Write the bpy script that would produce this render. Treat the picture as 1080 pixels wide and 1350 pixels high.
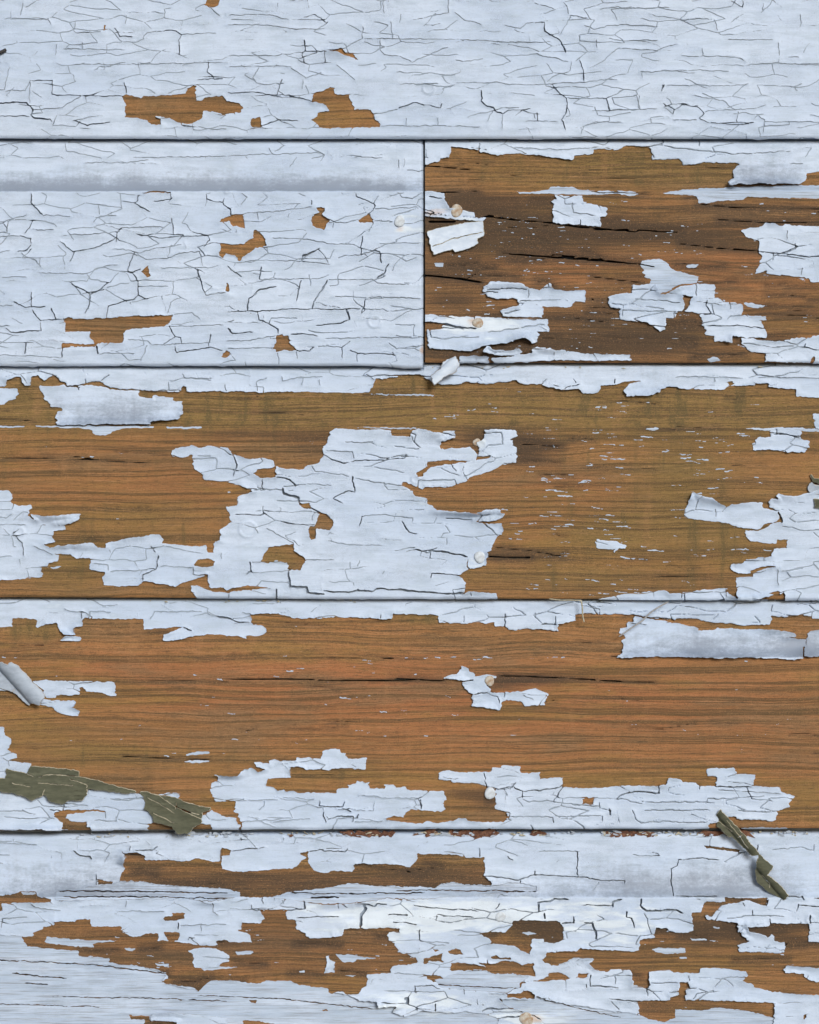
import bpy, math, random
import numpy as np

# ------------------------------------------------------------------ camera, light, exposure
for o in list(bpy.data.objects):
    bpy.data.objects.remove(o)
scene = bpy.context.scene
col = scene.collection
K = 0.00045            # one unit of the wall plan = 0.45 mm
CX, CY, Z0 = 540.0, 675.0, 1.30
CAM_D = 1.75

cam_data = bpy.data.cameras.new("camera")
cam = bpy.data.objects.new("camera", cam_data)
col.objects.link(cam)
cam.location = (0, -CAM_D, Z0)
cam.rotation_euler = (math.radians(90), 0, 0)
cam_data.sensor_fit = 'VERTICAL'
cam_data.sensor_height = 36.0
cam_data.lens = 36.0 * CAM_D / (1350 * K)
cam_data.clip_start = 0.05
cam_data.clip_end = 400.0
scene.camera = cam

SUN_EL, SUN_AZ = 21.0, 20.0       # degrees; azimuth to the right of the viewer, behind the camera
world = bpy.data.worlds.new("World")
scene.world = world
world.use_nodes = True
wn = world.node_tree
for n in list(wn.nodes):
    wn.nodes.remove(n)
sky = wn.nodes.new('ShaderNodeTexSky')
sky.sky_type = 'NISHITA'
sky.sun_disc = False
sky.sun_elevation = math.radians(SUN_EL)
sky.sun_rotation = math.radians(180 - SUN_AZ)
sky.dust_density = 3.0
bg = wn.nodes.new('ShaderNodeBackground')
bg.inputs['Strength'].default_value = 0.06
wo = wn.nodes.new('ShaderNodeOutputWorld')
wn.links.new(sky.outputs[0], bg.inputs[0])
wn.links.new(bg.outputs[0], wo.inputs[0])

sun_data = bpy.data.lights.new("sun", 'SUN')
sun_data.energy = 2.0
sun_data.angle = math.radians(18)
sun_data.color = (1.0, 0.985, 0.965)
sun = bpy.data.objects.new("sun", sun_data)
col.objects.link(sun)
# the lamp shines along its -Z; it stands behind the camera, a little to the right and above
sun.rotation_euler = (math.radians(90 - SUN_EL), 0, math.radians(SUN_AZ))

scene.view_settings.view_transform = 'Standard'
scene.view_settings.look = 'None'
scene.view_settings.exposure = 0.35
scene.view_settings.gamma = 1.0
scene.view_settings.use_curve_mapping = False

random.seed(7)
rng = np.random.default_rng(7)
# ------------------------------------------------------------------ survey of the wall (plan units, in sheets of 300 x 200)
TX = {'1': (0, 0, 0), '2': (300, 260, 260), '3': (600, 520, 520), '4': (780, 780, 780)}
TY = dict(A=0, B=170, C=330, D=480, E=630, F=780, G=940, H=1080, I=1150)
OX = {'A': (0, 300, 600, 780), 'B': (0, 300, 540, 780), 'C': (0, 300, 540, 780)}
M = 44                 # how far outlines that leave the surveyed area run on


def P(s, clampx=True):
    out = []
    ox = oy = 0
    buf = []
    for t in s.split():
        if t[0].isalpha():
            ox = OX.get(t[0], (0, 260, 520, 780))[int(t[1]) - 1]
            oy = TY[t[0]]
        else:
            buf.append(float(t))
            if len(buf) == 2:
                x, y = ox + buf[0] / 3.6, oy + buf[1] / 3.6
                if clampx:
                    x = -M if x <= 0.5 else (1080 + M if x >= 1079.5 else x)
                    y = -M if y <= 0.5 else (1350 + M if y >= 1349.5 else y)
                out.append((x, y))
                buf = []
    return np.array(out)


OPS = {}
OPS['1'] = [
 ('-F', 'A1 580 458 600 448 625 452 670 466 685 458 760 452 885 446 890 425 915 408 932 408 930 478 950 478 975 462 1060 455 1080 480 A2 20 484 55 490 75 512 60 535 0 540 A1 1060 545 1010 530 965 528 960 560 915 590 850 582 815 570 800 555 740 553 765 565 768 588 712 595 705 572 640 560 595 558 592 515 597 495'),
 ('-F', 'A2 405 455 420 438 465 428 485 412 505 418 512 448 575 452 590 495 605 520 683 522 695 560 722 590 722 602 640 605 520 608 490 613 435 605 425 585 400 570 425 552 430 535 483 528 470 505 450 492 405 484'),
 ('-F', 'A2 110 562 158 556 164 602 112 604'),
 ('-F', 'A1 970 0 1053 0 1040 25 1015 36 975 28'),
 ('-F', 'A1 493 118 505 118 502 150 495 142'),
 ('-F', 'A2 465 243 520 238 528 230 550 233 554 250 600 260 620 290 600 277 560 266 520 248'),
]
CR = {}
CR['1'] = [
 (1.3, 'A1 50 92 230 92 242 118'), (1.4, 'A1 360 100 350 150 360 158 480 152'), (1.7, 'A1 545 132 570 172 632 176'),
 (1.5, 'A1 780 145 830 148 865 165 848 190 855 240 850 262'), (1.2, 'A1 865 163 1030 158'), (1.3, 'A1 265 208 270 240 262 262'),
 (1.1, 'A1 300 235 600 236'), (1.3, 'A1 390 200 392 235'), (1.4, 'A1 360 306 740 306 1080 296'), (1.5, 'A1 145 382 250 382 248 448 262 452 580 456'),
 (1.7, 'A1 590 390 600 445'), (2.0, 'A1 0 488 130 488 160 522 150 548 165 560 240 568 248 580'), (1.4, 'A1 160 522 295 512 385 458'),
 (1.6, 'A1 0 555 140 553'), (1.8, 'A1 350 570 415 597 525 578'), (1.3, 'A1 350 570 490 548'), (1.7, 'A1 990 300 985 340 1015 372'),
 (1.5, 'A1 935 380 1060 376'), (1.4, 'A1 48 312 22 425 0 428'), (1.1, 'A1 22 430 120 432 145 385'), (1.2, 'A1 145 385 140 460 145 488'),
 (1.4, 'A1 915 590 917 618 1080 612'), (1.3, 'A1 675 190 705 155 770 152'), (1.4, 'A1 985 30 1045 75'), (1.2, 'A1 107 10 100 75'), (1.1, 'A1 598 75 597 118'),
 (1.5, 'A2 5 440 140 436 240 460 345 465 410 487'), (1.6, 'A2 260 375 235 455'), (1.3, 'A2 360 375 357 425'),
 (1.8, 'A2 365 190 370 240 357 250 362 305'), (1.6, 'A2 370 243 470 247'), (1.5, 'A2 460 250 462 300'),
 (1.4, 'A2 725 190 725 240 745 262 800 265 875 295'), (1.2, 'A2 875 295 1045 225'), (1.4, 'A2 775 105 785 185'),
 (1.1, 'A2 645 185 1080 188'), (1.6, 'A2 815 515 880 488 1010 512 1020 490'), (1.5, 'A2 360 85 415 68 465 105'),
 (1.3, 'A2 515 308 570 350 605 380'), (1.1, 'A2 690 545 810 520'), (1.4, 'A2 848 560 848 598'), (1.4, 'A2 998 560 998 598'),
 (1.3, 'A2 722 598 1080 600'), (1.6, 'A2 165 600 240 572 335 572'), (1.2, 'A2 1020 425 1080 405'), (1.2, 'A2 740 10 740 65'),
 (1.1, 'A2 0 75 100 72 200 72 290 95'), (1.2, 'A2 0 265 240 265 320 250 357 250'), (1.1, 'A2 0 320 240 312 300 315'),
 (1.1, 'A2 870 100 1050 60 1048 0'), (1.0, 'A2 0 120 190 120 320 138 460 140'), (1.0, 'A2 640 120 640 185 560 230 470 240'),
 (1.0, 'A2 150 320 120 370 140 400 250 400'), (1.0, 'A2 820 400 1000 400'), (1.0, 'A2 800 345 960 345 1080 360'), (1.0, 'A2 300 320 370 370 450 345'),
 (2.1, 'A3 125 430 125 480 150 505 180 512 190 530 225 542'), (1.5, 'A3 225 542 250 522 360 520'), (1.4, 'A3 225 545 225 610'),
 (1.4, 'A3 180 535 165 550 155 580'), (1.7, 'A3 460 402 475 425 530 468 532 525 508 568 530 620'),
 (1.3, 'A3 0 395 200 392 260 402 430 402 770 378'), (1.3, 'A3 435 390 470 360 540 340 555 295'), (1.5, 'A3 610 385 605 330 592 285'),
 (1.9, 'A3 420 112 423 150 497 187 525 248'), (1.4, 'A3 340 112 420 110'), (1.3, 'A3 235 122 310 138 340 112'),
 (1.4, 'A3 500 165 550 78 630 88'), (1.3, 'A3 530 30 540 70'), (1.4, 'A3 610 122 670 140 720 125 810 117 960 128'),
 (1.3, 'A3 535 468 720 470 800 430'), (1.8, 'A3 722 470 732 520'), (1.2, 'A3 655 528 800 522 960 515'), (1.7, 'A3 390 535 390 575'),
 (1.2, 'A3 330 575 490 578'), (1.4, 'A3 600 640 610 600 670 580 790 580'), (1.4, 'A3 860 455 878 515'), (1.1, 'A3 0 188 340 205 450 198'),
 (1.5, 'A3 985 400 980 432'), (1.2, 'A3 370 15 470 45'), (1.2, 'A3 685 42 770 35 800 42 1020 35'),
 (1.4, 'A3 640 320 710 285 775 230 960 240 990 225 1060 210'), (1.3, 'A3 670 190 672 230'), (1.1, 'A3 0 600 120 602'), (1.1, 'A3 0 288 60 292 130 280'),
 (1.0, 'A3 0 60 40 95 90 105 130 120'), (1.0, 'A3 390 260 540 292'), (1.0, 'A3 720 180 790 195 960 190'),
 (1.7, 'A4 340 490 395 520 385 540'), (1.5, 'A4 395 520 430 500 500 505 535 540 510 565 550 582 610 588'), (1.3, 'A4 535 535 560 525 760 518 830 500'),
 (1.3, 'A4 385 572 500 572'), (1.5, 'A4 610 585 770 580'), (1.3, 'A4 695 530 690 580'), (1.3, 'A4 770 560 785 545 820 570 818 630'),
 (1.7, 'A4 345 400 330 432'), (1.2, 'A4 345 405 600 408 740 402'), (1.4, 'A4 240 340 240 368'), (1.1, 'A4 230 340 500 335 650 338'),
 (1.3, 'A4 525 228 527 265'), (1.1, 'A4 420 270 560 268 680 272 735 290'), (1.2, 'A4 580 95 600 145'), (1.2, 'A4 270 68 420 95 570 92'),
 (1.6, 'A4 660 5 715 35 735 0'), (1.4, 'A4 815 15 808 55'), (1.4, 'A4 660 105 695 85'), (1.3, 'A4 990 70 990 130'), (1.3, 'A4 885 205 888 262'),
 (1.3, 'A4 930 270 985 272'), (1.1, 'A4 800 300 1080 315'), (1.4, 'A4 950 415 1000 395'), (1.1, 'A4 650 190 860 192'), (1.2, 'A4 815 580 1080 578'),
 (1.0, 'A4 480 450 620 478 680 520'), (1.0, 'A4 800 60 850 20 900 0'),
]
OPS['2'] = [   # left board of the second course
 ('-F', 'B1 1045 440 1060 422 1080 416 B2 15 410 70 408 78 435 86 472 62 470 45 460 25 462 10 438 B1 1060 440'),
 ('-F', 'B1 1045 545 1080 545 B2 0 548 25 552 75 545 95 532 122 515 125 480 145 482 185 520 183 555 130 570 105 590 70 615 62 632 52 630 50 612 35 598 0 595 B1 1078 592 1060 615 1045 600'),
 ('-F', 'B2 425 375 466 372 462 385 448 405 470 425 485 440 472 450 460 478 420 468 405 458 400 420 420 402 438 395 425 385'),
 ('-F', 'B2 622 432 650 412 668 402 693 435 690 444 630 444'),
 ('-F', 'B1 675 675 697 645 718 695 700 706'),
 ('-F', 'C1 1068 190 1078 152 C2 5 158 5 190 0 198'),
 ('-F', 'C1 308 325 330 316 345 318 352 325 440 325 520 320 640 312 815 308 815 330 775 362 640 374 595 382 580 440 470 442 455 455 440 432 428 408 425 385 308 388'),
 ('-F', 'C1 293 440 340 442 400 448 450 445 458 458 420 460 340 456 296 465'),
 ('-F', 'C1 1058 490 1080 478 C2 8 480 8 508 0 510 C1 1055 508'),
 ('-F', 'C2 232 405 258 395 262 405 290 403 293 440 330 472 300 476 262 474 232 484 220 465 230 430'),
 ('-F', 'B1 660 303 720 295 810 299 812 305 730 303'),
]
CR['2'] = [
 (1.9, 'B1 150 305 150 350 180 385 200 405'), (1.2, 'B1 200 410 340 415'), (1.7, 'B1 660 310 655 340 640 355 710 395'), (1.4, 'B1 580 345 640 352'),
 (1.5, 'B1 815 305 810 335 730 345'), (1.6, 'B1 985 330 1020 345 1058 348 1080 375'), (1.4, 'B1 1058 348 1068 325'), (1.4, 'B1 470 365 470 405'),
 (1.2, 'B1 445 445 475 412 550 415'), (1.7, 'B1 0 440 15 450 38 475'), (1.2, 'B1 15 445 50 430 130 408'), (1.5, 'B1 120 495 140 470 160 430'),
 (1.5, 'B1 140 472 180 480 255 478'), (1.8, 'B1 575 470 560 490 557 535'), (1.3, 'B1 575 470 780 465'), (1.5, 'B1 815 420 823 505'),
 (1.5, 'B1 650 500 755 518 900 508 990 512 998 530 965 560'), (1.6, 'B1 285 530 350 585 450 565 550 520'), (1.5, 'B1 355 588 330 632'),
 (1.3, 'B1 530 570 590 572 655 590 720 572 860 550'), (1.8, 'B1 640 590 620 635 607 672'), (1.6, 'B1 607 672 625 680 670 668'),
 (1.3, 'B1 655 595 700 620 800 615 850 590 950 585 965 650'), (1.6, 'B1 95 505 150 525 150 545'), (1.6, 'B1 150 550 135 575 85 582'),
 (1.4, 'B1 105 590 125 610 170 625 195 655'), (1.2, 'B1 300 505 480 495 570 488'), (1.4, 'B1 0 610 50 580'), (1.4, 'B1 185 680 250 688 420 686 445 670 510 648 575 642'),
 (1.6, 'B1 940 665 945 700'), (1.4, 'B1 760 660 1000 658 1045 650'), (1.2, 'B1 0 520 95 508'), (1.1, 'B1 620 130 900 128 1080 124'), (1.0, 'B1 400 155 600 155 700 140'),
 (1.9, 'B2 0 375 15 385 17 410'), (1.3, 'B2 17 408 100 402 250 388 400 372'), (1.3, 'B2 65 305 95 325 70 360'), (1.2, 'B2 140 395 145 430'),
 (1.7, 'B2 610 305 612 320 690 355 700 365 690 390 665 405'), (1.4, 'B2 690 355 715 320'), (1.4, 'B2 485 445 560 447 620 432'), (1.5, 'B2 400 340 398 360'),
 (1.2, 'B2 700 380 720 382 900 372'), (1.4, 'B2 810 300 830 325 880 332 925 300'), (1.4, 'B2 188 590 185 560'), (1.2, 'B2 215 518 390 525 480 545 600 548'),
 (1.5, 'B2 640 505 632 595'), (1.8, 'B2 350 628 375 600 440 565'), (1.3, 'B2 430 570 460 600 478 640'), (1.3, 'B2 70 625 250 625 400 632 490 645'),
 (1.3, 'B2 525 615 560 602 650 595 670 610'), (1.6, 'B2 690 580 722 580 730 635'), (1.3, 'B2 620 598 710 575'), (1.1, 'B2 720 545 920 542'),
 (1.6, 'B2 0 650 30 680 70 700'), (1.3, 'B2 120 685 155 688'), (1.8, 'B2 162 655 152 715'), (1.1, 'B2 695 440 790 438'), (1.1, 'B2 690 445 670 490'),
 (1.7, 'B2 765 640 740 690 710 715'), (1.4, 'B2 780 598 850 628 900 610'), (1.3, 'B2 195 85 215 115'), (1.3, 'B2 0 122 220 115 420 110 460 118 440 148'),
 (1.4, 'B2 810 140 812 180'), (1.1, 'B2 600 130 740 132'), (1.2, 'B2 330 130 295 172'),
 (1.9, 'C1 340 160 432 208 480 185 515 155'), (2.1, 'C1 432 208 425 260 408 300'), (1.3, 'C1 560 105 520 155'), (1.2, 'C1 575 100 625 100'),
 (1.7, 'C1 625 100 655 150 655 215 640 230 515 265 505 320'), (1.8, 'C1 655 215 700 235'), (1.7, 'C1 150 200 147 270'), (1.6, 'C1 65 245 120 272 225 268'),
 (1.8, 'C1 245 275 268 330'), (1.5, 'C1 155 285 195 335 300 325'), (1.9, 'C1 935 90 945 130 975 210'), (1.3, 'C1 975 213 1075 200'),
 (1.3, 'C1 795 300 810 250 860 225'), (1.4, 'C1 820 305 910 295 950 328'), (1.7, 'C1 30 370 55 390 190 382'), (1.4, 'C1 0 438 160 438'),
 (2.1, 'C1 125 440 120 490'), (1.9, 'C1 295 450 295 510'), (2.1, 'C1 460 455 465 490'), (1.4, 'C1 0 495 110 500 290 512'), (1.6, 'C1 805 365 830 408'),
 (1.6, 'C1 775 445 830 412 860 415 862 440'), (1.4, 'C1 720 450 1000 438'), (1.7, 'C1 1000 400 990 455'), (1.7, 'C1 830 455 840 485 1000 460 1060 480'),
 (1.3, 'C1 605 425 700 428 720 445'), (1.4, 'C1 700 452 670 525'), (1.2, 'C1 790 362 1060 355'), (1.2, 'C1 470 492 640 488'), (1.3, 'C1 195 345 195 385'),
 (1.0, 'C1 655 170 800 172'), (1.2, 'C1 0 265 65 262'), (1.1, 'C1 415 115 430 135 520 155'), (1.2, 'C1 0 365 50 360'), (1.1, 'C1 10 130 130 125'),
 (1.9, 'C2 350 50 360 25 415 0'), (1.8, 'C2 155 135 160 85'), (1.4, 'C2 155 140 440 135 480 115'), (1.6, 'C2 730 55 728 20'), (1.8, 'C2 710 135 745 105 762 65'),
 (2.2, 'C2 475 145 450 185 410 240 402 278'), (1.4, 'C2 475 142 690 140'), (1.2, 'C2 690 140 715 160 860 160'), (1.7, 'C2 350 145 335 200 328 240'),
 (2.1, 'C2 95 285 100 230 160 185 230 172'), (1.6, 'C2 0 290 150 288 310 280 550 278 630 278'), (1.8, 'C2 145 290 150 330 200 350 240 375 242 395'),
 (2.4, 'C2 565 282 580 330'), (1.6, 'C2 580 332 530 345 420 358'), (1.7, 'C2 655 235 635 300'), (1.3, 'C2 655 232 830 228 920 230'),
 (1.4, 'C2 635 282 740 280 765 292 920 278'), (1.4, 'C2 195 350 210 320 330 325'), (1.6, 'C2 300 400 350 395 430 408'), (1.6, 'C2 330 475 390 478 415 455'),
 (1.4, 'C2 415 458 540 460 585 430'), (1.6, 'C2 543 462 543 515'), (1.5, 'C2 575 472 615 488 780 492 800 500'), (1.2, 'C2 455 420 660 415 920 415'),
 (1.4, 'C2 765 440 800 470 910 455'), (1.3, 'C2 240 485 240 540'), (1.3, 'C2 330 478 330 515'), (1.3, 'C2 617 490 617 530'), (1.3, 'C2 0 340 30 330'),
 (1.3, 'C2 0 465 110 465 220 462'), (1.9, 'C2 0 370 25 395 120 390'), (1.2, 'C2 0 432 110 428 230 405'), (1.2, 'C2 500 220 640 225 740 222'),
]
OPS['3'] = [   # right board of the second course
 ('+F', 'B3 60 20 1000 20 B4 1080 20 1080 190 1055 200 1025 205 1025 235 1000 258 960 262 900 258 830 262 790 258 735 265 700 260 668 272 652 268 650 250 675 230 675 195 705 165 685 156 610 155 605 150 590 158 540 152 500 165 460 168 432 165 430 150 415 135 375 140 290 140 285 88 265 78 165 72 135 95 60 90 10 92 4 115 B3 785 120 780 142 740 138 640 122 500 110 420 118 340 105 330 95 230 82 192 82 188 130 145 135 140 150 105 152 80 165 60 165'),
 ('+W', 'B3 500 295 560 300 665 290 670 272 780 272 800 288 960 295 B4 100 295 200 295 225 305 200 318 110 308 4 312 B3 740 310 600 308 520 305'),
 ('+W', 'B4 325 300 480 285 640 275 760 268 1080 262 1080 335 900 328 740 322 710 335 580 345 545 352 505 350 500 318 460 315 350 305'),
 ('+F', 'B3 60 295 110 295 160 308 165 335 190 375 310 395 312 420 250 418 200 415 60 395'),
 ('+F', 'B3 60 402 240 420 370 425 350 437 245 434 60 412'),
 ('+F', 'B3 690 312 755 320 822 315 825 345 940 375 930 415 908 418 908 462 745 452 680 445 682 360 675 345 695 335'),
 ('+F', 'B4 710 482 740 472 800 465 825 448 860 448 885 460 905 462 910 450 940 458 1080 465 C4 1080 140 1060 152 1040 150 1030 130 1000 128 835 110 830 95 775 110 800 60 815 30 B4 790 580 795 530 735 515'),
 ('+W', 'C4 222 60 240 48 325 38 355 55 385 92 508 125 500 155 430 158 350 200 320 205 250 205 285 140 255 130 240 80'),
 ('+F', 'C4 78 225 110 210 195 202 195 165 305 162 320 205 345 212 420 172 500 158 575 162 586 180 584 228 530 230 480 222 430 212 440 250 430 290 410 292 395 320 350 322 352 375 325 385 300 365 262 342 135 328 135 280 85 270'),
 ('+F', 'C4 445 290 480 222 550 232 600 228 640 245 718 255 715 308 800 335 820 370 830 385 830 415 700 412 665 405 668 440 610 432 585 435 583 405 540 402 540 360 525 355 522 310 500 298'),
 ('+W', 'C4 735 308 835 313 830 330 760 332'), ('+W', 'C4 720 250 760 250 840 265 790 275 740 268'), ('+W', 'C4 448 75 470 66 515 70 500 82 460 84'),
 ('+F', 'C4 710 418 760 418 870 432 1000 415 1040 415 1050 405 1080 405 1080 545 1050 540 1030 535 820 528 822 490 760 482 710 445'),
 ('-F', 'C4 1038 520 1050 507 1060 508 1052 540 1040 540'),
 ('+F', 'C3 342 190 380 148 450 152 530 155 568 180 620 190 660 155 690 185 750 195 830 188 838 248 790 245 755 272 630 268 630 318 445 315 428 285 515 265 515 235 490 228 420 232 370 222'),
 ('+F', 'C3 60 308 145 308 250 318 310 315 440 320 660 328 658 388 600 385 620 400 605 430 580 445 570 425 540 415 500 430 470 440 370 452 290 480 220 475 180 470 90 462 82 378 150 370 165 355 60 335'),
 ('+F', 'C3 370 455 400 475 480 475 520 460 535 480 520 498 430 500 380 492 350 485'),
 ('+F', 'C3 388 512 480 505 580 490 580 465 600 462 665 468 690 480 720 472 760 480 870 492 1050 495 1050 522 900 525 700 522 400 540'),
 ('+F', 'C3 235 505 300 500 375 508 378 535 240 535'),
 ('+W', 'C4 545 515 580 502 620 522 560 530'), ('+W', 'C3 112 60 160 58 158 78 120 76'),
]
CR['3'] = [
 (1.4, 'B3 335 60 330 95'), (1.2, 'B3 500 85 640 90 760 95 900 80'), (1.2, 'B4 515 45 517 78'), (1.2, 'B4 300 70 520 100 700 115 950 100'), (1.2, 'B4 700 170 860 160 1010 160'),
 (2.6, 'C3 75 342 160 350 250 367 320 370'), (1.5, 'C3 305 318 310 350 330 366'), (1.4, 'C3 250 415 330 410'), (1.3, 'C3 370 390 480 375 640 350'), (1.3, 'C3 440 322 560 325 600 332'),
 (1.3, 'C3 565 190 562 225'), (1.2, 'C3 370 190 440 182 560 185'), (1.2, 'C3 520 240 600 238 700 235'), (1.3, 'C3 688 480 690 500'), (1.2, 'C3 450 300 520 285'),
 (1.6, 'B4 965 540 968 570 920 590'), (1.9, 'B4 795 580 860 588 1000 605 1080 612'), (1.4, 'B4 860 590 858 625'), (1.4, 'B4 1000 660 998 695'), (1.2, 'B4 925 480 930 530'),
 (1.5, 'C4 550 235 540 260 570 300 530 305'), (1.3, 'C4 655 245 658 280'), (1.4, 'C4 640 330 660 315 720 305'), (1.8, 'C4 540 358 700 358 820 372'), (1.2, 'C4 200 232 330 240 420 250'), (1.2, 'C4 150 285 280 290 400 290'),
 (1.2, 'C4 720 440 860 460 960 455'), (1.6, 'C4 1015 445 1010 460 1060 472'), (1.3, 'C4 498 160 495 215'),
 (1.5, 'B3 95 320 150 330'), (1.3, 'B3 770 350 775 400 880 410'), (1.5, 'B3 808 430 810 458'),
]
OPS['4'] = [   # third course
 ('+F', 'D1 0 -10 1000 -10 D4 1080 -10 1080 158 1030 155 980 148 978 120 845 108 840 92 780 88 775 98 720 102 660 100 685 92 680 80 650 80 660 98 630 118 500 118 420 112 380 102 330 115 325 132 270 148 170 150 150 125 180 92 255 80 180 78 110 98 45 102 40 128 15 140 4 138 D3 900 138 880 115 850 120 810 122 725 108 700 92 640 95 600 90 580 75 500 85 440 92 340 82 310 98 220 95 150 70 125 48 4 52 D2 1060 48 990 50 930 62 905 68 850 68 838 92 815 135 680 135 400 128 295 135 280 128 4 128 D1 890 130 880 105 862 102 855 130 790 132 690 122 655 120 560 115 510 105 475 78 440 82 405 90 370 102 320 100 305 82 280 78 270 55 245 55 205 78 180 52 150 55 140 100 110 100 95 60 75 58 30 70 22 105 0 108'),
 ('+F', 'D1 185 102 270 104 300 92 320 106 365 109 375 102 440 98 490 106 510 115 560 121 653 126 660 155 720 158 725 145 815 158 815 172 862 175 865 235 850 260 720 272 722 285 560 285 268 290 267 225 297 222 285 205 235 202 225 180 205 165'),
 ('+F', 'D1 0 112 83 114 80 140 65 165 40 170 15 192 0 195'),
 ('+W', 'D1 0 290 120 295 115 302 0 300'),
 ('+W', 'D1 165 292 440 292 560 295 730 292 730 302 590 305 545 320 500 338 455 335 440 315 400 305 170 300'),
 ('+W', 'D1 780 298 960 295 955 305 800 308'), ('+W', 'D4 245 308 300 300 320 312 300 316'), ('+W', 'D4 720 303 840 305 880 300 1080 310 1080 325 900 315 840 318'),
 ('+W', 'D2 815 138 1076 138 1076 146 830 143'), ('+W', 'D3 4 138 100 138 185 145 180 150 4 146'), ('+W', 'D2 730 300 860 300 1040 303 1040 309 860 306'),
 ('+F', 'D4 848 320 880 302 995 320 990 355 1035 365 1035 395 1005 420 915 418 840 405 770 410 762 380 790 350 850 345'),
 ('+F', 'D4 1058 235 1080 235 1080 305 1060 305'),
 ('+F', 'D1 815 405 850 395 910 385 945 400 985 388 1076 395 D2 145 398 165 425 175 428 255 452 310 445 355 458 372 480 372 490 290 498 265 520 300 538 372 540 375 500 380 485 420 500 500 498 530 480 580 470 600 430 597 400 625 360 632 320 650 305 780 310 800 315 860 308 920 315 925 340 1010 345 1020 320 1045 305 1076 310 D3 200 325 285 315 290 350 250 362 220 368 215 402 290 400 360 395 398 430 385 460 280 455 160 465 150 490 105 510 105 535 130 535 165 490 260 475 330 465 420 450 470 440 400 440 405 400 390 375 425 355 430 310 560 312 585 320 585 340 550 358 565 365 565 392 582 395 580 470 520 470 490 492 435 515 355 540 345 555 270 580 240 585 145 582 130 595 85 570 45 555 40 575 85 600 90 622 155 640 E3 160 125 200 150 280 160 400 168 440 152 500 148 505 168 525 170 520 185 450 212 380 203 440 220 510 215 522 255 480 290 460 345 440 350 440 415 395 425 355 430 348 376 345 440 305 465 335 490 342 520 330 550 360 538 485 550 490 576 4 582 E2 400 580 4 580 E1 935 575 910 535 910 512 935 510 970 520 1000 524 985 490 985 460 865 500 830 515 750 500 685 490 660 512 590 515 490 508 488 470 500 465 500 445 430 438 425 415 440 400 430 380 365 385 330 365 260 358 235 335 280 322 400 310 440 308 460 330 505 335 505 310 600 290 640 282 705 275 720 265 755 268 778 295 765 310 860 318 900 325 980 320 982 355 1015 352 1015 300 1050 298 E2 110 295 112 245 150 215 165 205 140 140 190 130 187 90 265 65 200 35 130 15 30 10 D2 30 525 4 510 D1 920 490 915 432 905 430 880 442 820 438'),
 ('-F', 'E1 920 415 940 388 985 380 1022 395 1018 420 960 425'), ('-F', 'E2 485 120 540 122 540 148 505 145'),
 ('-F', 'E2 580 165 610 172 652 210 630 248 568 240 560 292 530 295 530 232 562 225'),
 ('-F', 'E2 340 330 460 312 460 345 520 385 515 405 490 438 435 435 430 405 375 390 345 405 305 395 325 350'),
 ('-F', 'E2 0 505 50 515 75 522 130 520 140 535 175 525 230 512 360 525 250 530 150 545 70 540 40 525 4 512'),
 ('+F', 'E1 0 65 40 60 65 80 50 120 90 132 150 128 135 180 160 200 215 222 308 228 308 245 255 255 250 285 270 305 210 320 250 345 260 362 278 365 278 395 230 405 230 425 198 428 200 470 105 482 0 490'),
 ('+F', 'E1 148 170 210 182 300 178 370 168 388 172 375 200 310 224 215 224 165 200'),
 ('+W', 'E1 230 425 290 418 280 428 250 432'),
 ('+F', 'E4 15 312 25 292 120 302 165 322 160 335 125 335 112 355 105 338 25 335'),
 ('+F', 'E4 438 150 455 130 470 80 480 70 530 85 575 95 600 120 640 135 720 118 805 115 812 145 885 160 893 180 885 205 810 222 800 240 780 245 715 238 640 215 510 200 440 190'),
 ('+F', 'E4 838 115 850 98 875 102 880 75 960 90 1000 75 1030 72 1060 60 1080 55 1080 584 920 584 912 545 880 552 800 572 730 582 690 572 690 520 685 475 770 468 765 450 835 428 955 420 880 424 830 418 760 435 750 455 690 452 655 420 660 408 725 402 730 388 855 372 862 335 928 332 925 295 880 292 878 312 830 312 750 298 730 280 730 252 800 250 860 215 903 210 885 160 840 140'),
 ('+F', 'E4 30 575 65 570 165 550 330 535 345 532 370 550 420 545 540 530 640 522 645 545 690 575 760 575 910 582 910 592 600 586 400 586 90 600 35 594'),
 ('-F', 'E4 845 548 880 535 895 540 885 555 860 558'),
]
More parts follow.
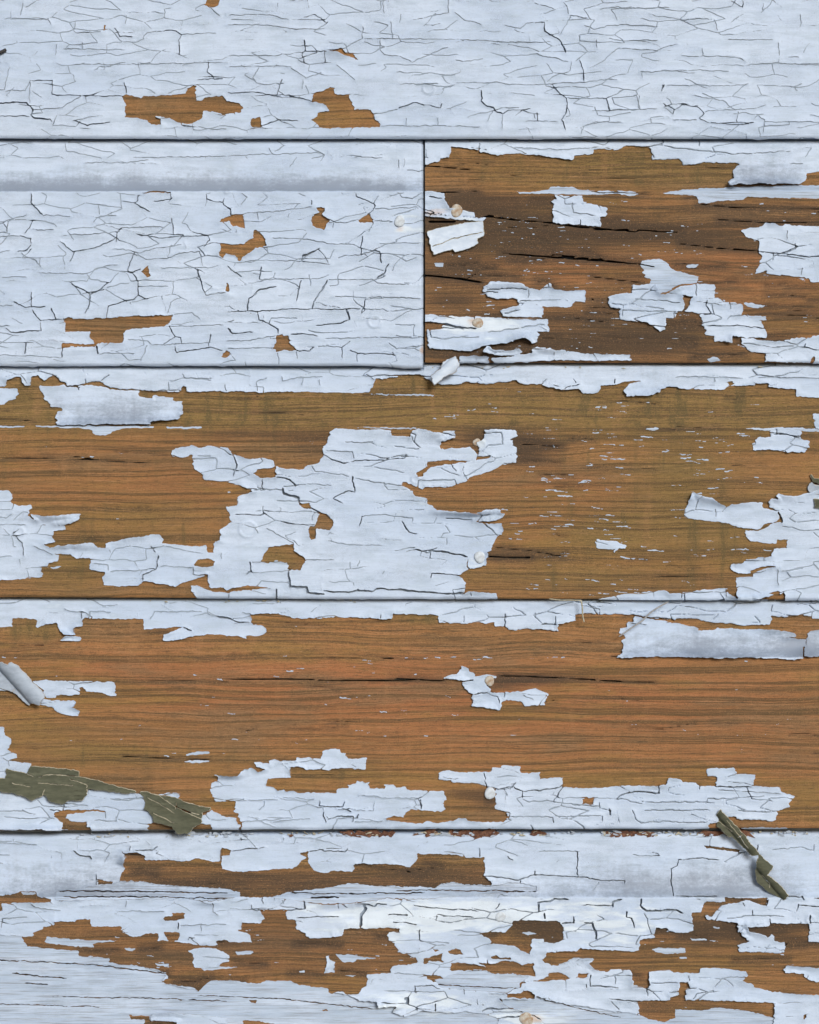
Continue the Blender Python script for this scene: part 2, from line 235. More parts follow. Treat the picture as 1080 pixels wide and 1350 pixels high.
CR['4'] = [
 (2.4, 'D2 375 538 440 545 470 578'), (3.2, 'D2 405 590 410 615 480 635 485 655'), (2.4, 'D2 487 660 540 685 600 712'), (2.0, 'D2 740 530 735 555 750 600'),
 (3.2, 'E2 435 440 440 515 520 520 525 545 600 555'), (2.4, 'E2 600 535 650 540 730 545 760 533 830 540 850 525 980 530 1080 545'), (2.2, 'E2 378 525 375 575'), (1.6, 'E2 150 545 150 570'),
 (2.0, 'D2 172 430 190 480 175 530'), (1.7, 'E2 750 65 720 62 660 85 645 100 690 122'), (1.6, 'E2 780 180 770 230'), (1.4, 'E2 780 185 890 175 1020 190 1020 215'), (1.8, 'E2 975 205 1010 260 1050 265'),
 (1.6, 'E2 410 210 450 222 560 225'), (2.0, 'E2 250 400 255 440 235 455'), (1.4, 'E2 260 398 420 395'), (1.8, 'E2 50 460 45 490 60 510'), (1.3, 'E2 770 390 765 420'), (1.2, 'E2 620 300 720 318 890 320'),
 (1.3, 'E2 500 390 650 390'), (1.3, 'E2 880 455 890 440'), (1.2, 'E2 330 240 460 310'), (1.7, 'E2 180 170 300 175 335 165'), (1.5, 'D2 590 420 640 455 690 470 760 460 985 450 990 420'),
 (1.2, 'D2 700 370 840 372'), (1.3, 'D2 610 410 740 415 745 450'), (1.3, 'D2 540 480 560 510 720 530'), (1.3, 'D2 410 580 530 570 640 575'), (1.6, 'D2 310 545 310 590'), (1.3, 'D2 270 598 405 595'),
 (1.4, 'D2 750 545 980 580 1020 600'), (1.4, 'D2 0 435 65 438'), (1.6, 'D3 80 340 95 370 125 400'), (1.3, 'D3 0 390 120 405'), (1.7, 'D3 400 440 455 440'), (1.7, 'D3 270 475 295 510'), (1.3, 'D3 0 440 60 430'),
 (1.5, 'E3 35 200 60 245 85 265'), (1.9, 'E3 240 190 370 200'), (2.3, 'E3 100 340 160 355 170 345 240 350 345 375'), (1.7, 'E3 170 350 170 380'), (1.9, 'E3 175 475 180 450 245 455 310 465'),
 (2.4, 'E3 0 528 50 535 240 550 330 548'), (1.4, 'E3 220 285 230 265 265 260 240 225'), (1.3, 'E3 430 220 490 275'), (1.3, 'E3 0 345 100 330'), (1.3, 'E3 55 350 100 340'), (1.2, 'E3 360 540 365 560'),
 (1.4, 'E1 0 180 30 188 60 172'), (1.5, 'E1 60 262 105 305 115 370'), (1.1, 'E1 0 222 130 222'), (1.2, 'E1 90 245 60 262'), (1.2, 'E1 160 325 250 362'), (1.5, 'E1 715 320 740 355'), (1.7, 'E1 755 365 740 435 680 460 680 490'),
 (1.3, 'E1 525 338 525 355'), (1.2, 'E1 440 405 512 415 512 440'), (1.2, 'E1 520 445 630 440 740 430'), (1.3, 'E1 915 422 915 460 980 458'), (1.2, 'E1 760 420 910 425'), (1.4, 'E1 1048 355 1050 385'),
 (1.6, 'E4 640 525 640 565'), (1.4, 'E4 425 548 425 570'), (1.8, 'E4 912 545 915 578 905 590'), (3.0, 'E4 885 160 900 190 905 210'), (1.2, 'E4 585 150 590 185'), (1.2, 'E4 880 430 885 510'), (1.1, 'E4 900 225 1010 250 1080 240'), (1.1, 'E4 900 440 1000 430'),
 (1.5, 'D1 320 102 365 108 375 125'), (1.3, 'D1 405 90 400 70'), (1.4, 'D1 475 78 510 48'), (1.3, 'D1 860 45 870 60'), (1.2, 'D1 860 62 1000 75'), (1.2, 'D2 0 68 70 65'), (1.2, 'D2 135 128 130 95'), (1.4, 'D2 285 130 280 80 330 62'),
 (1.2, 'D2 400 55 405 80 490 62 600 55'), (1.2, 'D2 580 70 580 100'), (1.2, 'D2 500 60 495 100'), (1.3, 'D2 800 45 838 72'), (1.4, 'D3 700 92 720 70'), (1.6, 'D3 810 120 820 105 880 95'), (1.6, 'D3 1052 65 1050 90'),
 (1.5, 'D4 115 65 115 90'), (1.1, 'D4 400 60 590 62 720 65'), (1.2, 'D4 590 65 590 85'), (1.1, 'D4 800 60 1080 70'), (1.6, 'D4 865 335 925 332 990 350'),
]
OPS['5'] = [   # fourth course
 ('+F', 'F1 0 20 1000 20 F4 1080 20 1080 135 1055 130 1045 118 985 112 930 122 860 118 855 158 790 158 725 162 650 152 545 145 505 128 410 128 400 138 340 130 270 122 200 110 110 108 95 112 4 105 F3 1000 105 880 105 862 110 865 140 800 152 775 156 778 190 690 178 590 178 585 187 545 185 530 165 480 165 475 148 330 152 210 148 208 110 4 108 F2 930 108 925 132 870 130 740 122 690 128 655 122 585 130 450 125 445 118 350 105 255 110 250 150 265 158 310 162 325 175 325 200 290 212 235 212 232 225 200 215 100 205 45 205 30 212 F1 975 208 920 210 800 238 772 235 770 205 850 178 870 168 730 178 678 182 680 130 420 130 405 125 388 135 388 165 350 175 350 208 300 205 285 185 262 150 210 160 172 172 170 132 130 128 55 130 52 168 0 172'),
 ('+F', 'F1 288 228 300 212 370 215 382 235 365 240 285 234'),
 ('+F', 'F4 120 312 150 285 148 235 165 215 135 195 135 175 170 170 175 142 200 145 205 117 270 129 360 142 480 166 505 174 512 187 590 184 600 174 780 180 860 182 970 197 970 217 910 218 1025 228 1020 260 1005 265 1003 315 955 325 900 315 720 310 620 315 540 312 370 308 160 310'),
 ('+F', 'F4 1030 200 1050 185 1080 175 1080 305 1012 308 1012 270 1025 255'),
 ('+F', 'F1 160 425 215 418 260 422 550 428 550 495 525 500 490 478 410 470 395 450 378 455 378 488 270 492 265 505 215 500 210 470'),
 ('+F', 'F1 0 428 40 430 70 470 0 472'),
 ('+F', 'F1 190 505 260 518 355 515 360 540 345 548 385 570 370 588 340 585 270 575 255 550 190 535'),
 ('+F', 'F3 235 412 250 400 298 390 315 365 310 348 350 365 355 378 378 382 375 400 410 398 440 390 480 398 480 408 440 412 430 430 440 455 455 462 455 475 490 478 525 478 610 475 668 455 728 485 712 540 615 542 600 520 530 512 505 530 502 560 370 542 368 500 375 488 330 460 328 430 340 425 300 420'),
 ('+F', 'G1 0 60 20 65 22 105 55 120 50 155 35 175 82 195 75 212 45 222 65 228 150 238 150 255 300 300 420 360 520 370 660 378 690 395 690 445 725 500 730 520 705 525 702 558 560 556 438 564 430 552 295 555 280 565 200 550 0 558'),
 ('-F', 'G1 262 470 315 460 430 457 500 463 495 470 430 465 320 482 315 495 345 515 410 518 415 535 432 540 430 555 295 551 300 520 260 495'),
 ('+F', 'G1 755 385 800 378 855 378 855 395 835 412 805 395'),
 ('+F', 'G2 15 490 70 460 120 490 190 500 190 530 205 530 190 576 70 569 70 530 20 525'),
 ('+F', 'G2 62 345 70 330 95 318 100 300 65 288 130 300 190 298 220 265 260 262 290 280 330 268 280 255 272 232 340 240 345 225 370 218 395 228 470 225 472 210 590 215 600 180 660 168 680 170 680 188 705 190 715 215 735 218 790 215 805 215 800 268 770 265 720 262 640 265 630 272 560 265 520 270 490 252 440 255 445 278 445 305 380 308 340 308 325 345 355 350 380 368 410 360 420 372 460 368 480 378 660 380 670 358 720 355 720 340 755 335 755 322 815 332 815 360 890 358 895 338 935 342 945 355 990 350 995 362 1076 370 G3 235 372 240 395 250 410 230 415 240 455 225 470 150 462 130 462 90 458 50 470 48 490 4 488 G2 900 500 905 508 1000 515 G3 50 518 135 525 150 515 210 522 285 512 300 498 340 500 350 512 430 518 515 517 545 492 525 465 478 460 480 400 482 360 460 355 435 352 390 335 330 330 275 328 265 318 210 318 208 285 245 272 340 285 345 278 420 282 455 280 465 260 500 258 515 248 595 252 598 285 690 282 692 312 800 306 798 350 890 358 1000 352 1076 345 G4 145 345 320 345 355 340 358 310 390 310 425 318 430 328 490 332 515 345 590 348 590 340 595 305 545 298 550 262 670 260 690 288 778 292 762 345 895 350 905 375 968 395 935 422 938 445 880 470 875 505 840 515 800 505 690 500 685 490 610 490 590 522 555 522 555 552 4 560 G3 4 560 G2 205 562 215 520 205 510 200 475 170 468 185 455 180 415 95 420 85 425 80 400 62 375'),
 ('-F', 'G3 893 405 945 400 945 432 893 430'),
 ('+W', 'G4 690 548 780 544 930 546 930 553 700 556'), ('+W', 'G1 880 195 940 180 990 182 990 192 930 196 885 202'), ('+W', 'G1 865 228 930 220 1000 228 995 236 900 235'),
]
CR['5'] = [
 (1.5, 'F1 385 95 385 130'), (1.3, 'F1 730 100 710 130'), (1.8, 'F1 870 170 910 188'), (1.2, 'F1 300 80 330 95 385 98'), (1.2, 'F1 420 130 425 95 520 98'), (1.3, 'F1 990 100 1040 122 1080 125'), (1.2, 'F1 730 98 960 95'),
 (1.5, 'F3 527 105 527 165'), (1.4, 'F3 330 115 330 150'), (1.2, 'F3 670 105 670 120'), (1.6, 'F3 768 115 768 155'), (1.6, 'F3 775 156 700 155'), (1.3, 'F2 872 110 872 130'), (1.3, 'F2 210 98 255 110'),
 (1.7, 'F2 100 122 160 130 200 148 245 150'), (1.8, 'F4 265 122 340 128 400 138'), (1.4, 'F4 510 172 510 215'), (1.2, 'F4 300 215 500 215 900 225'), (1.4, 'F4 190 152 270 155'), (1.3, 'F4 1055 95 1050 130'),
 (2.2, 'F3 235 416 300 422 375 420'), (1.5, 'F3 375 488 440 478 490 500 500 530'), (1.3, 'F3 610 490 660 510'), (1.4, 'F3 525 478 520 505'),
 (1.3, 'G2 320 418 315 445 290 460'), (1.5, 'G2 585 415 580 440 690 445 705 420'), (1.7, 'G2 690 450 730 470'), (1.6, 'G2 600 465 600 490 615 520'), (1.5, 'G2 740 515 745 490 670 490 620 505'), (1.5, 'G2 750 500 770 480'),
 (1.6, 'G2 1050 405 1065 455'), (1.4, 'G2 200 515 360 505 400 500'), (1.3, 'G2 350 515 540 500'), (1.2, 'G2 770 388 900 405 1050 405'), (1.4, 'G2 750 515 880 515'), (1.3, 'G2 185 415 380 410'), (1.2, 'G2 410 400 560 410'),
 (1.6, 'G3 425 285 430 320 440 350'), (1.8, 'G3 484 358 560 350 575 330'), (1.9, 'G3 568 350 610 370 700 365 780 350 800 340'), (1.8, 'G3 610 370 608 400'), (1.8, 'G3 800 350 755 420'), (1.4, 'G3 610 405 640 425 720 415 880 435'),
 (1.6, 'G3 125 410 128 455'), (1.2, 'G3 0 400 120 405'), (1.4, 'G3 550 490 700 492 750 495'), (1.6, 'G3 750 495 755 520'), (1.3, 'G3 760 490 980 488'), (1.6, 'G3 985 490 985 515'), (1.6, 'G3 1020 450 1025 485'), (1.3, 'G3 850 435 970 440'),
 (2.0, 'G4 320 345 322 380 240 370 160 380 120 402'), (1.8, 'G4 512 340 512 360'), (1.8, 'G4 735 350 760 405'), (1.3, 'G4 0 400 150 408 240 430'), (1.2, 'G4 240 420 580 425'), (1.4, 'G4 190 460 210 505 235 525'), (1.7, 'G4 90 455 90 485'),
 (1.4, 'G4 600 365 900 380'), (1.2, 'G4 250 460 560 460'), (1.2, 'G4 760 405 860 418'), (1.2, 'G4 540 430 550 405 690 408'), (1.8, 'G4 590 348 700 350 762 348'), (1.4, 'G4 640 305 690 290'), (1.2, 'G4 690 462 760 465 870 470'), (1.2, 'G4 235 525 330 515 550 520'),
 (1.7, 'G1 235 460 300 465 308 430'), (1.3, 'G1 15 210 40 225 42 250'), (1.4, 'G1 0 465 110 465 170 480'), (1.4, 'G1 500 465 503 500'), (1.4, 'G1 550 490 555 512 450 510'), (1.2, 'G1 20 490 110 500 260 500'), (1.2, 'G1 540 410 690 405'), (1.2, 'G1 310 430 420 440'),
]
WL1 = 'H1 265 342 460 322 560 303 650 299 780 317 930 327 1076 332 H2 150 335 200 350 203 368 100 385 4 388 H1 900 380 730 378 540 380 320 385 265 385'
WL2 = 'H2 350 372 430 350 560 335 640 325 715 308 860 322 1076 325 H3 190 332 220 312 270 302 335 314 460 320 560 302 680 320 680 345 480 352 350 362 100 382 4 378 H2 900 374 750 397 600 402 500 387 430 380'
WL3 = 'I1 0 290 105 300 130 350 370 372 520 410 790 478 770 522 940 562 I2 4 560 60 515 440 515 620 550 660 570 720 580 770 605 855 608 862 638 950 628 925 665 985 685 1075 655 I3 139 655 240 665 330 660 430 670 490 692 500 720 I1 0 720'
WL4 = 'I3 670 580 760 615 880 630 1070 665 I4 110 655 250 680 345 712 400 690 400 650 520 652 600 640 730 655 862 690 872 720 0 720 I3 830 720 690 690 605 660 540 640 500 600 660 598'
WL5 = 'I3 190 510 330 470 440 465 480 482 590 485 640 495 600 520 590 548 540 570 330 555 215 545'
WOOD5 = 'I1 105 308 155 305 160 285 205 272 205 258 260 250 262 235 360 232 362 222 432 222 437 258 580 255 583 285 625 305 665 305 690 290 750 290 752 322 800 325 850 328 950 345 1030 352 1032 322 1076 322 I2 160 328 262 333 240 292 193 275 213 270 213 235 300 240 320 215 303 182 425 180 428 220 470 225 472 270 490 272 520 292 530 310 570 312 695 300 695 268 780 262 800 265 895 262 965 265 960 280 905 285 905 320 940 335 950 380 1040 410 1035 430 920 445 918 475 810 485 805 540 770 560 770 575 715 578 700 568 660 565 645 578 620 570 620 550 500 535 470 530 440 515 330 515 280 530 180 512 60 515 30 545 4 560 I1 940 562 910 545 870 540 770 522 795 500 790 475 720 455 620 440 560 440 520 425 520 408 380 398 370 372 280 368 200 360 130 350'
NAILHOLE = 'I3 412 285 480 282 530 285 555 255 565 230 640 225 785 232 800 260 803 315 780 328 735 338 712 330 712 315 650 315 648 345 658 355 640 385 600 370 575 350 510 340 460 338 455 318 420 302'
WOOD5R = 'I4 145 368 190 375 225 370 230 318 300 305 300 262 360 265 365 280 440 288 480 278 480 232 472 190 520 185 530 150 548 140 630 138 635 118 720 120 835 122 830 160 730 130 700 145 610 155 590 185 570 210 540 200 545 222 640 232 692 235 692 282 750 285 740 255 840 255 848 240 1035 245 1030 330 1080 335 1080 410 1065 455 920 440 915 475 1000 480 1020 505 1060 520 1080 500 1080 585 1000 580 850 565 770 545 765 530 710 515 740 490 735 470 640 455 515 455 510 478 390 475 370 460 270 470 272 548 195 535 195 495 180 462 100 460 60 475 4 450 I3 1000 470 950 460 925 430 952 410 870 405 780 445 710 430 705 412 720 400 718 378 870 372 880 358 930 362 1070 368'
WOOD5S = 'I4 220 608 370 605 370 588 412 582 415 545 418 522 455 522 468 545 445 550 448 605 720 610 865 620 865 690 780 668 730 655 600 640 520 655 400 648 400 690 345 712 250 690 225 665'
COVE5 = 'H1 570 155 590 163 640 160 685 180 690 195 870 205 895 200 920 190 1040 208 1048 205 1048 140 1076 142 H2 160 150 160 160 150 175 115 178 112 240 160 255 300 248 440 240 470 230 500 195 525 186 490 172 490 164 526 158 530 215 545 240 560 252 620 260 650 248 740 255 745 215 870 218 960 220 1015 235 1040 200 1042 170 H3 106 168 280 170 340 185 428 185 430 240 422 275 445 285 462 300 460 318 400 315 335 312 270 300 220 310 190 330 100 325 4 318 H2 860 322 715 308 640 325 560 335 430 350 350 370 245 372 205 370 200 350 150 335 4 330 H1 930 325 780 315 650 297 590 298 560 300 575 260 588 250 580 210 590 200 600 185'
OPS['6'] = [   # fifth course
 ('-F', COVE5), ('-F', WL1), ('+W', WL1), ('-F', WL2), ('+W', WL2), ('-F', WL3), ('+W', WL3), ('-F', WL4), ('+W', WL4), ('-F', WL5), ('+W', WL5),
 ('-F', 'H1 0 372 50 360 100 345 165 345 175 365 250 380 240 392 150 396 12 400 12 435 0 435'), ('+W', 'H1 95 348 160 350 165 358 110 360'),
 ('-F', 'H1 460 290 530 300 525 307 465 314'),
 ('-F', WOOD5), ('-W', WOOD5), ('-F', NAILHOLE), ('-W', NAILHOLE), ('-F', WOOD5R), ('-W', WOOD5R), ('-F', WOOD5S), ('-W', WOOD5S),
 ('+W', 'I1 220 308 300 312 440 325 575 322 470 335 440 340 445 358 340 352 270 342 215 328'), ('+W', 'I1 590 360 620 358 650 362 630 372 600 370'), ('+W', 'I1 735 432 800 434 795 445 745 442'),
 ('+F', 'I1 895 368 960 355 1020 360 1076 385 I2 155 392 153 420 110 430 105 445 I1 1040 448 930 455 915 430 918 400'),
 ('+W', 'I2 180 375 260 372 255 390 190 392'), ('+W', 'I2 655 390 720 390 780 402 870 408 760 415 740 430 690 425'), ('+F', 'I2 615 400 628 395 630 415 655 425 653 475 605 480 620 430'),
 ('+W', 'I2 20 455 100 445 200 450 100 460 30 465'), ('+W', 'I2 485 468 515 465 510 478 488 476'), ('+W', 'I2 695 488 760 490 740 497'),
 ('-W', 'I1 620 680 712 682 712 705 690 705 800 702 845 712 850 720 690 720 685 698 625 698'), ('-W', 'I2 215 702 300 710 370 718 370 720 220 720'), ('-W', 'I2 250 610 280 612 278 622 255 620'), ('-W', 'I2 595 648 625 650 625 656 598 656'),
 ('+F', 'I1 720 668 830 662 960 680 1076 690 1076 720 850 720 840 705 715 700'),
 ('-F', 'H1 780 462 818 460 820 447 877 445 875 470 840 482 780 480'), ('-F', 'H1 772 532 850 538 850 575 798 578'),
 ('-F', 'I3 4 262 28 270 25 282 4 282'), ('-F', 'I3 4 335 15 360 15 378 4 380'), ('-F', 'I3 4 388 60 388 105 405 108 430 60 442 4 438'),
 ('-F', 'I3 180 362 215 370 200 376'), ('-F', 'I3 257 372 290 358 312 365 325 390 262 385'), ('-F', 'I3 140 408 165 405 175 398 235 382 220 400 240 425 190 425 165 420 150 438 138 435'),
 ('-F', 'I3 455 400 480 388 500 402 555 400 555 412 460 408'), ('-F', 'I3 268 430 300 428 400 440 440 450 395 428 480 430 520 418 580 420 595 435 600 440 660 430 668 470 672 495 640 490 590 482 480 480 440 462 400 460 340 465 268 465'),
 ('-F', 'I3 138 490 200 485 230 498 232 512 185 522 165 505'), ('-F', 'I3 590 545 595 520 680 512 735 495 735 478 770 473 810 485 830 500 800 512 745 510 710 520 640 515 610 525 598 545'),
 ('-F', 'I3 862 498 875 478 925 478 910 500'), ('-F', 'I3 538 575 600 572 620 560 655 562 665 580 655 595 540 592'), ('-W', 'I3 538 575 600 572 620 560 655 562 665 580 655 595 540 592'),
 ('+W', 'I3 778 440 860 405 952 408 925 425 870 445 800 450'), ('+W', 'I3 600 285 640 280 675 292 640 298'),
 ('+F', 'I4 705 290 740 275 800 290 840 308 850 292 870 305 870 325 918 335 918 378 860 382 700 375 695 345 750 325'),
 ('+W', 'I4 285 368 320 355 440 362 445 380 350 388'), ('+W', 'I4 575 258 605 258 605 265 580 266'), ('+W', 'I4 470 312 550 318 545 325 480 322'), ('+W', 'I4 415 400 455 398 450 408 420 408'),
 ('-F', 'H4 540 131 640 138 710 150 705 162 640 154 545 142'), ('-F', 'I4 1055 120 1080 112 1080 122 1058 124'), ('-F', 'I4 1005 680 1025 665 1020 690 1008 700'),
]
CR['6'] = [
 (1.4, 'H1 0 208 55 215'), (2.2, 'H1 345 155 375 178 425 182 430 195'), (1.6, 'H1 615 155 612 130'), (1.8, 'H1 640 152 720 150 748 130'), (1.9, 'H1 455 265 455 318'), (1.2, 'H1 0 110 120 122 170 125'), (1.0, 'H1 240 180 235 240 260 275'),
 (2.2, 'H2 110 150 110 208'), (1.5, 'H2 160 155 215 150 325 138'), (1.9, 'H2 530 160 580 150 640 160 700 158 715 142'), (2.6, 'H2 510 388 512 425'), (4.2, 'H2 790 400 800 420 780 450 778 510'), (2.4, 'H2 750 398 800 400 840 412 850 400 900 402'),
 (1.9, 'H2 260 430 420 432 510 428'), (1.3, 'H2 75 395 75 440 100 460'), (1.7, 'H2 1058 525 1055 580'), (1.5, 'H2 310 372 312 400'), (1.2, 'H2 405 385 412 405'), (1.6, 'H2 205 92 210 110'), (1.2, 'H2 410 90 410 110'), (1.6, 'H2 260 432 258 405'),
 (1.5, 'H2 470 470 580 460 680 465'), (1.5, 'H2 672 400 670 425'), (1.8, 'H2 905 455 940 448 1000 455'), (1.6, 'H2 925 490 980 486 1040 495'), (1.3, 'H2 520 390 560 400 670 402'),
 (1.9, 'H3 870 155 872 270'), (1.7, 'H3 668 250 668 270'), (1.8, 'H3 425 275 500 280 590 292 665 270 860 275 1000 295'), (1.5, 'H3 540 175 545 190 565 200'), (1.6, 'H3 408 140 408 185'),
 (1.7, 'H3 95 410 190 420 400 435'), (1.8, 'H3 480 425 500 400'), (2.5, 'H3 685 440 685 395 740 390 760 375 825 382'), (2.4, 'H3 715 445 715 470'), (1.7, 'H3 120 525 120 580'), (2.2, 'H3 795 490 850 490 852 462'), (2.2, 'H3 900 492 940 495 960 540 955 565'),
 (1.6, 'H3 885 405 1035 410'), (2.0, 'H3 1035 415 1035 390 1080 380'), (1.5, 'H3 200 450 280 460 380 465'), (1.3, 'H3 200 455 198 480'), (1.3, 'H3 690 158 870 155'), (1.3, 'H3 940 340 970 310 975 300'), (1.4, 'H3 0 455 60 450'), (1.4, 'H3 490 375 500 362 540 362'), (1.4, 'H3 600 295 595 315'),
 (1.3, 'H3 120 580 260 585'), (1.3, 'H3 280 525 420 540'), (1.9, 'I3 100 535 100 570'), (1.9, 'I3 195 620 195 655'), (1.6, 'I3 105 538 180 535 220 555'), (2.0, 'I3 500 600 520 615 560 640 600 645'), (2.2, 'I3 415 660 440 645 590 645 605 665'), (1.6, 'I3 330 555 330 575'),
 (3.2, 'I3 50 600 65 595 62 615 52 620'), (1.8, 'I3 100 640 110 655'), (1.5, 'I3 910 530 915 550'), (1.5, 'I3 1020 600 1080 605'), (1.5, 'I3 930 485 930 540 1010 545'), (1.4, 'I3 0 480 150 485'), (1.9, 'I3 490 690 650 680 680 690 830 715'),
 (1.9, 'H4 415 195 412 225 382 240 380 285 388 365'), (1.6, 'H4 0 285 60 295 160 295'), (1.6, 'H4 415 195 545 190 610 198'), (1.8, 'H4 100 410 105 385 140 378'), (2.6, 'H4 230 410 235 375'), (2.5, 'H4 230 410 265 435 400 428 430 445'), (2.4, 'H4 165 435 165 465'),
 (1.9, 'H4 165 465 190 470 205 515'), (2.2, 'H4 0 495 20 540 25 565'), (1.6, 'H4 290 160 325 175'), (1.5, 'H4 395 365 600 365'), (2.0, 'H4 830 410 835 380'), (1.5, 'H4 790 125 792 155'), (2.0, 'H4 1035 455 1040 495'), (2.2, 'H4 700 165 760 170'), (1.4, 'H4 715 395 725 415'),
 (1.5, 'H4 760 430 762 450'), (1.4, 'H4 640 470 760 455 920 460'), (1.6, 'H4 845 470 848 500'), (1.4, 'H4 980 400 975 440'), (1.9, 'H4 920 370 1000 365 1010 385'), (1.6, 'H4 980 405 1080 425'), (1.3, 'H4 1060 125 1060 155'), (1.2, 'H4 860 150 1000 140 1060 155'), (1.3, 'H4 200 175 330 180'), (1.4, 'H4 160 295 160 310'),
 (1.5, 'I1 12 220 10 265'), (1.8, 'I1 850 235 848 270'), (1.2, 'I1 600 135 595 165'), (1.1, 'I1 10 220 50 220 130 210'), (1.2, 'I1 550 185 780 185'), (1.1, 'I1 150 150 170 165 290 180'), (1.3, 'I1 955 255 955 280'), (1.2, 'I1 860 250 1080 248'), (1.5, 'I1 895 325 900 312 930 315'),
 (1.9, 'I4 120 605 220 612'), (1.6, 'I4 265 548 265 590'), (1.3, 'I4 110 490 112 530'), (1.3, 'I4 60 490 190 490'), (1.3, 'I4 0 540 130 545'), (1.3, 'I4 580 545 620 500 740 495'), (1.3, 'I4 460 485 465 510'), (1.3, 'I4 480 600 500 575 580 560'), (1.3, 'I4 90 610 130 650'),
]
# splits in the bare boards
SPLIT = {
 '3': [(2.2, 'C3 70 118 200 130 345 152'), (1.6, 'B3 340 412 500 432 690 446'), (1.7, 'B3 690 448 800 465 1080 488'), (1.6, 'B4 216 480 420 492'), (1.8, 'B3 440 590 700 610 1080 640'), (1.5, 'B4 420 545 640 570 810 580'), (1.7, 'B4 220 640 300 655'), (1.4, 'B4 500 355 700 375 1080 380'), (1.4, 'B4 600 430 820 445 1080 440'), (1.4, 'C3 700 20 1080 65'), (1.6, 'B3 75 168 290 188'), (1.5, 'B3 70 302 330 296'), (1.3, 'C4 0 125 250 155'), (2.6, 'B3 90 440 220 440'), (1.3, 'B4 0 300 260 306')],
 '4': [(1.9, 'E3 440 372 520 377 650 378'), (1.2, 'D1 0 440 400 452 700 470'), (1.2, 'E3 480 330 640 345 800 372'), (1.2, 'D3 600 380 800 392')],
 '5': [(1.7, 'F2 120 418 400 414 620 420 860 422 1080 418'), (1.6, 'F3 0 412 240 424'), (1.5, 'F3 500 400 700 405 1080 425'), (1.3, 'G1 580 205 760 214 1000 222'), (1.2, 'F1 550 425 900 424 1080 428'), (1.2, 'F4 0 424 300 430'), (1.2, 'F2 0 318 700 316 1080 320')],
 '6': [(1.4, 'I1 0 410 200 425 450 440 800 480'), (1.5, 'I1 60 480 320 505'), (1.5, 'I1 120 525 230 535'), (1.5, 'H1 270 345 700 345 1080 352'), (1.4, 'H1 300 370 700 368 1080 378'), (1.3, 'I2 0 585 400 600 860 650'), (1.3, 'I1 250 590 800 600 1080 612'), (2.2, 'H2 540 372 600 370 670 372'), (1.4, 'H2 430 352 700 355 1080 352'), (1.4, 'H3 0 340 400 342 700 345'), (1.3, 'I3 700 600 900 650 1080 690'), (1.3, 'I3 200 530 400 545 580 550'), (1.2, 'I1 0 620 500 640'), (1.3, 'H1 480 347 520 346')],
}

# ------------------------------------------------------------------ numeric helpers
TAB = rng.random((256, 256)).astype(np.float32)


def vnoise(x, y, seed=0):
    x = x + seed * 17.31 + 1000.0
    y = y + seed * 41.77 + 1000.0
    xi = np.floor(x).astype(np.int64)
    yi = np.floor(y).astype(np.int64)
    fx = (x - xi).astype(np.float32)
    fy = (y - yi).astype(np.float32)
    fx = fx * fx * (3 - 2 * fx)
    fy = fy * fy * (3 - 2 * fy)
    a = TAB[xi & 255, yi & 255]
    b = TAB[(xi + 1) & 255, yi & 255]
    c = TAB[xi & 255, (yi + 1) & 255]
    d = TAB[(xi + 1) & 255, (yi + 1) & 255]
    return (a + (b - a) * fx) * (1 - fy) + (c + (d - c) * fx) * fy


def fnoise(x, y, seed=0, octs=3):
    s = 0.0
    a = 0.5
    for k in range(octs):
        s = s + a * (vnoise(x * 2 ** k, y * 2 ** k, seed + 3 * k) - 0.5)
        a *= 0.5
    return s * 2.0


class Grid:
    """a rectangle of the wall plan sampled on a square lattice"""
    def __init__(self, x0, x1, y0, y1, s, warp=1.0):
        self.s, self.x0, self.y0 = s, x0, y0
        self.nx = int((x1 - x0) / s) + 2
        self.ny = int((y1 - y0) / s) + 2
        xs = x0 + s * np.arange(self.nx)
        ys = y0 + s * np.arange(self.ny)
        self.X, self.Y = np.meshgrid(xs, ys)
        X, Y = self.X, self.Y
        # ragged, stepped tearing along the grain
        self.WX = X + warp * (3.0 * fnoise(X / 26, Y / 3.2, 1, 2) + 1.5 * fnoise(X / 4.5, Y / 3.2, 5, 3))
        self.VX = X + warp * (1.6 * fnoise(X / 14, Y / 7, 2, 2) + 1.1 * fnoise(X / 5, Y / 4, 6, 2))
        self.VY = Y + warp * (1.5 * fnoise(X / 11, Y / 9, 10, 2) + 1.2 * fnoise(X / 4.5, Y / 4, 13, 2))
        self.WY = Y + warp * (1.4 * fnoise(X / 9, Y / 9, 9, 2) + 1.3 * fnoise(X / 3.2, Y / 4, 12, 2))

    def win(self, x0, x1, y0, y1, pad):
        i0 = max(0, int((x0 - pad - self.x0) / self.s))
        i1 = min(self.nx, int((x1 + pad - self.x0) / self.s) + 2)
        j0 = max(0, int((y0 - pad - self.y0) / self.s))
        j1 = min(self.ny, int((y1 + pad - self.y0) / self.s) + 2)
        if i1 <= i0 or j1 <= j0:
            return None
        return slice(j0, j1), slice(i0, i1)

    def const(self, v):
        return np.full(self.X.shape, v, np.float32)


PADS = 4.0


def segdist(g, w, ax, ay, bx, by, crack=False):
    X, Y = (g.VX[w], g.VY[w]) if crack else (g.WX[w], g.WY[w])
    dx, dy = bx - ax, by - ay
    L = dx * dx + dy * dy + 1e-9
    t = np.clip(((X - ax) * dx + (Y - ay) * dy) / L, 0, 1)
    return np.hypot(X - ax - t * dx, Y - ay - t * dy), t


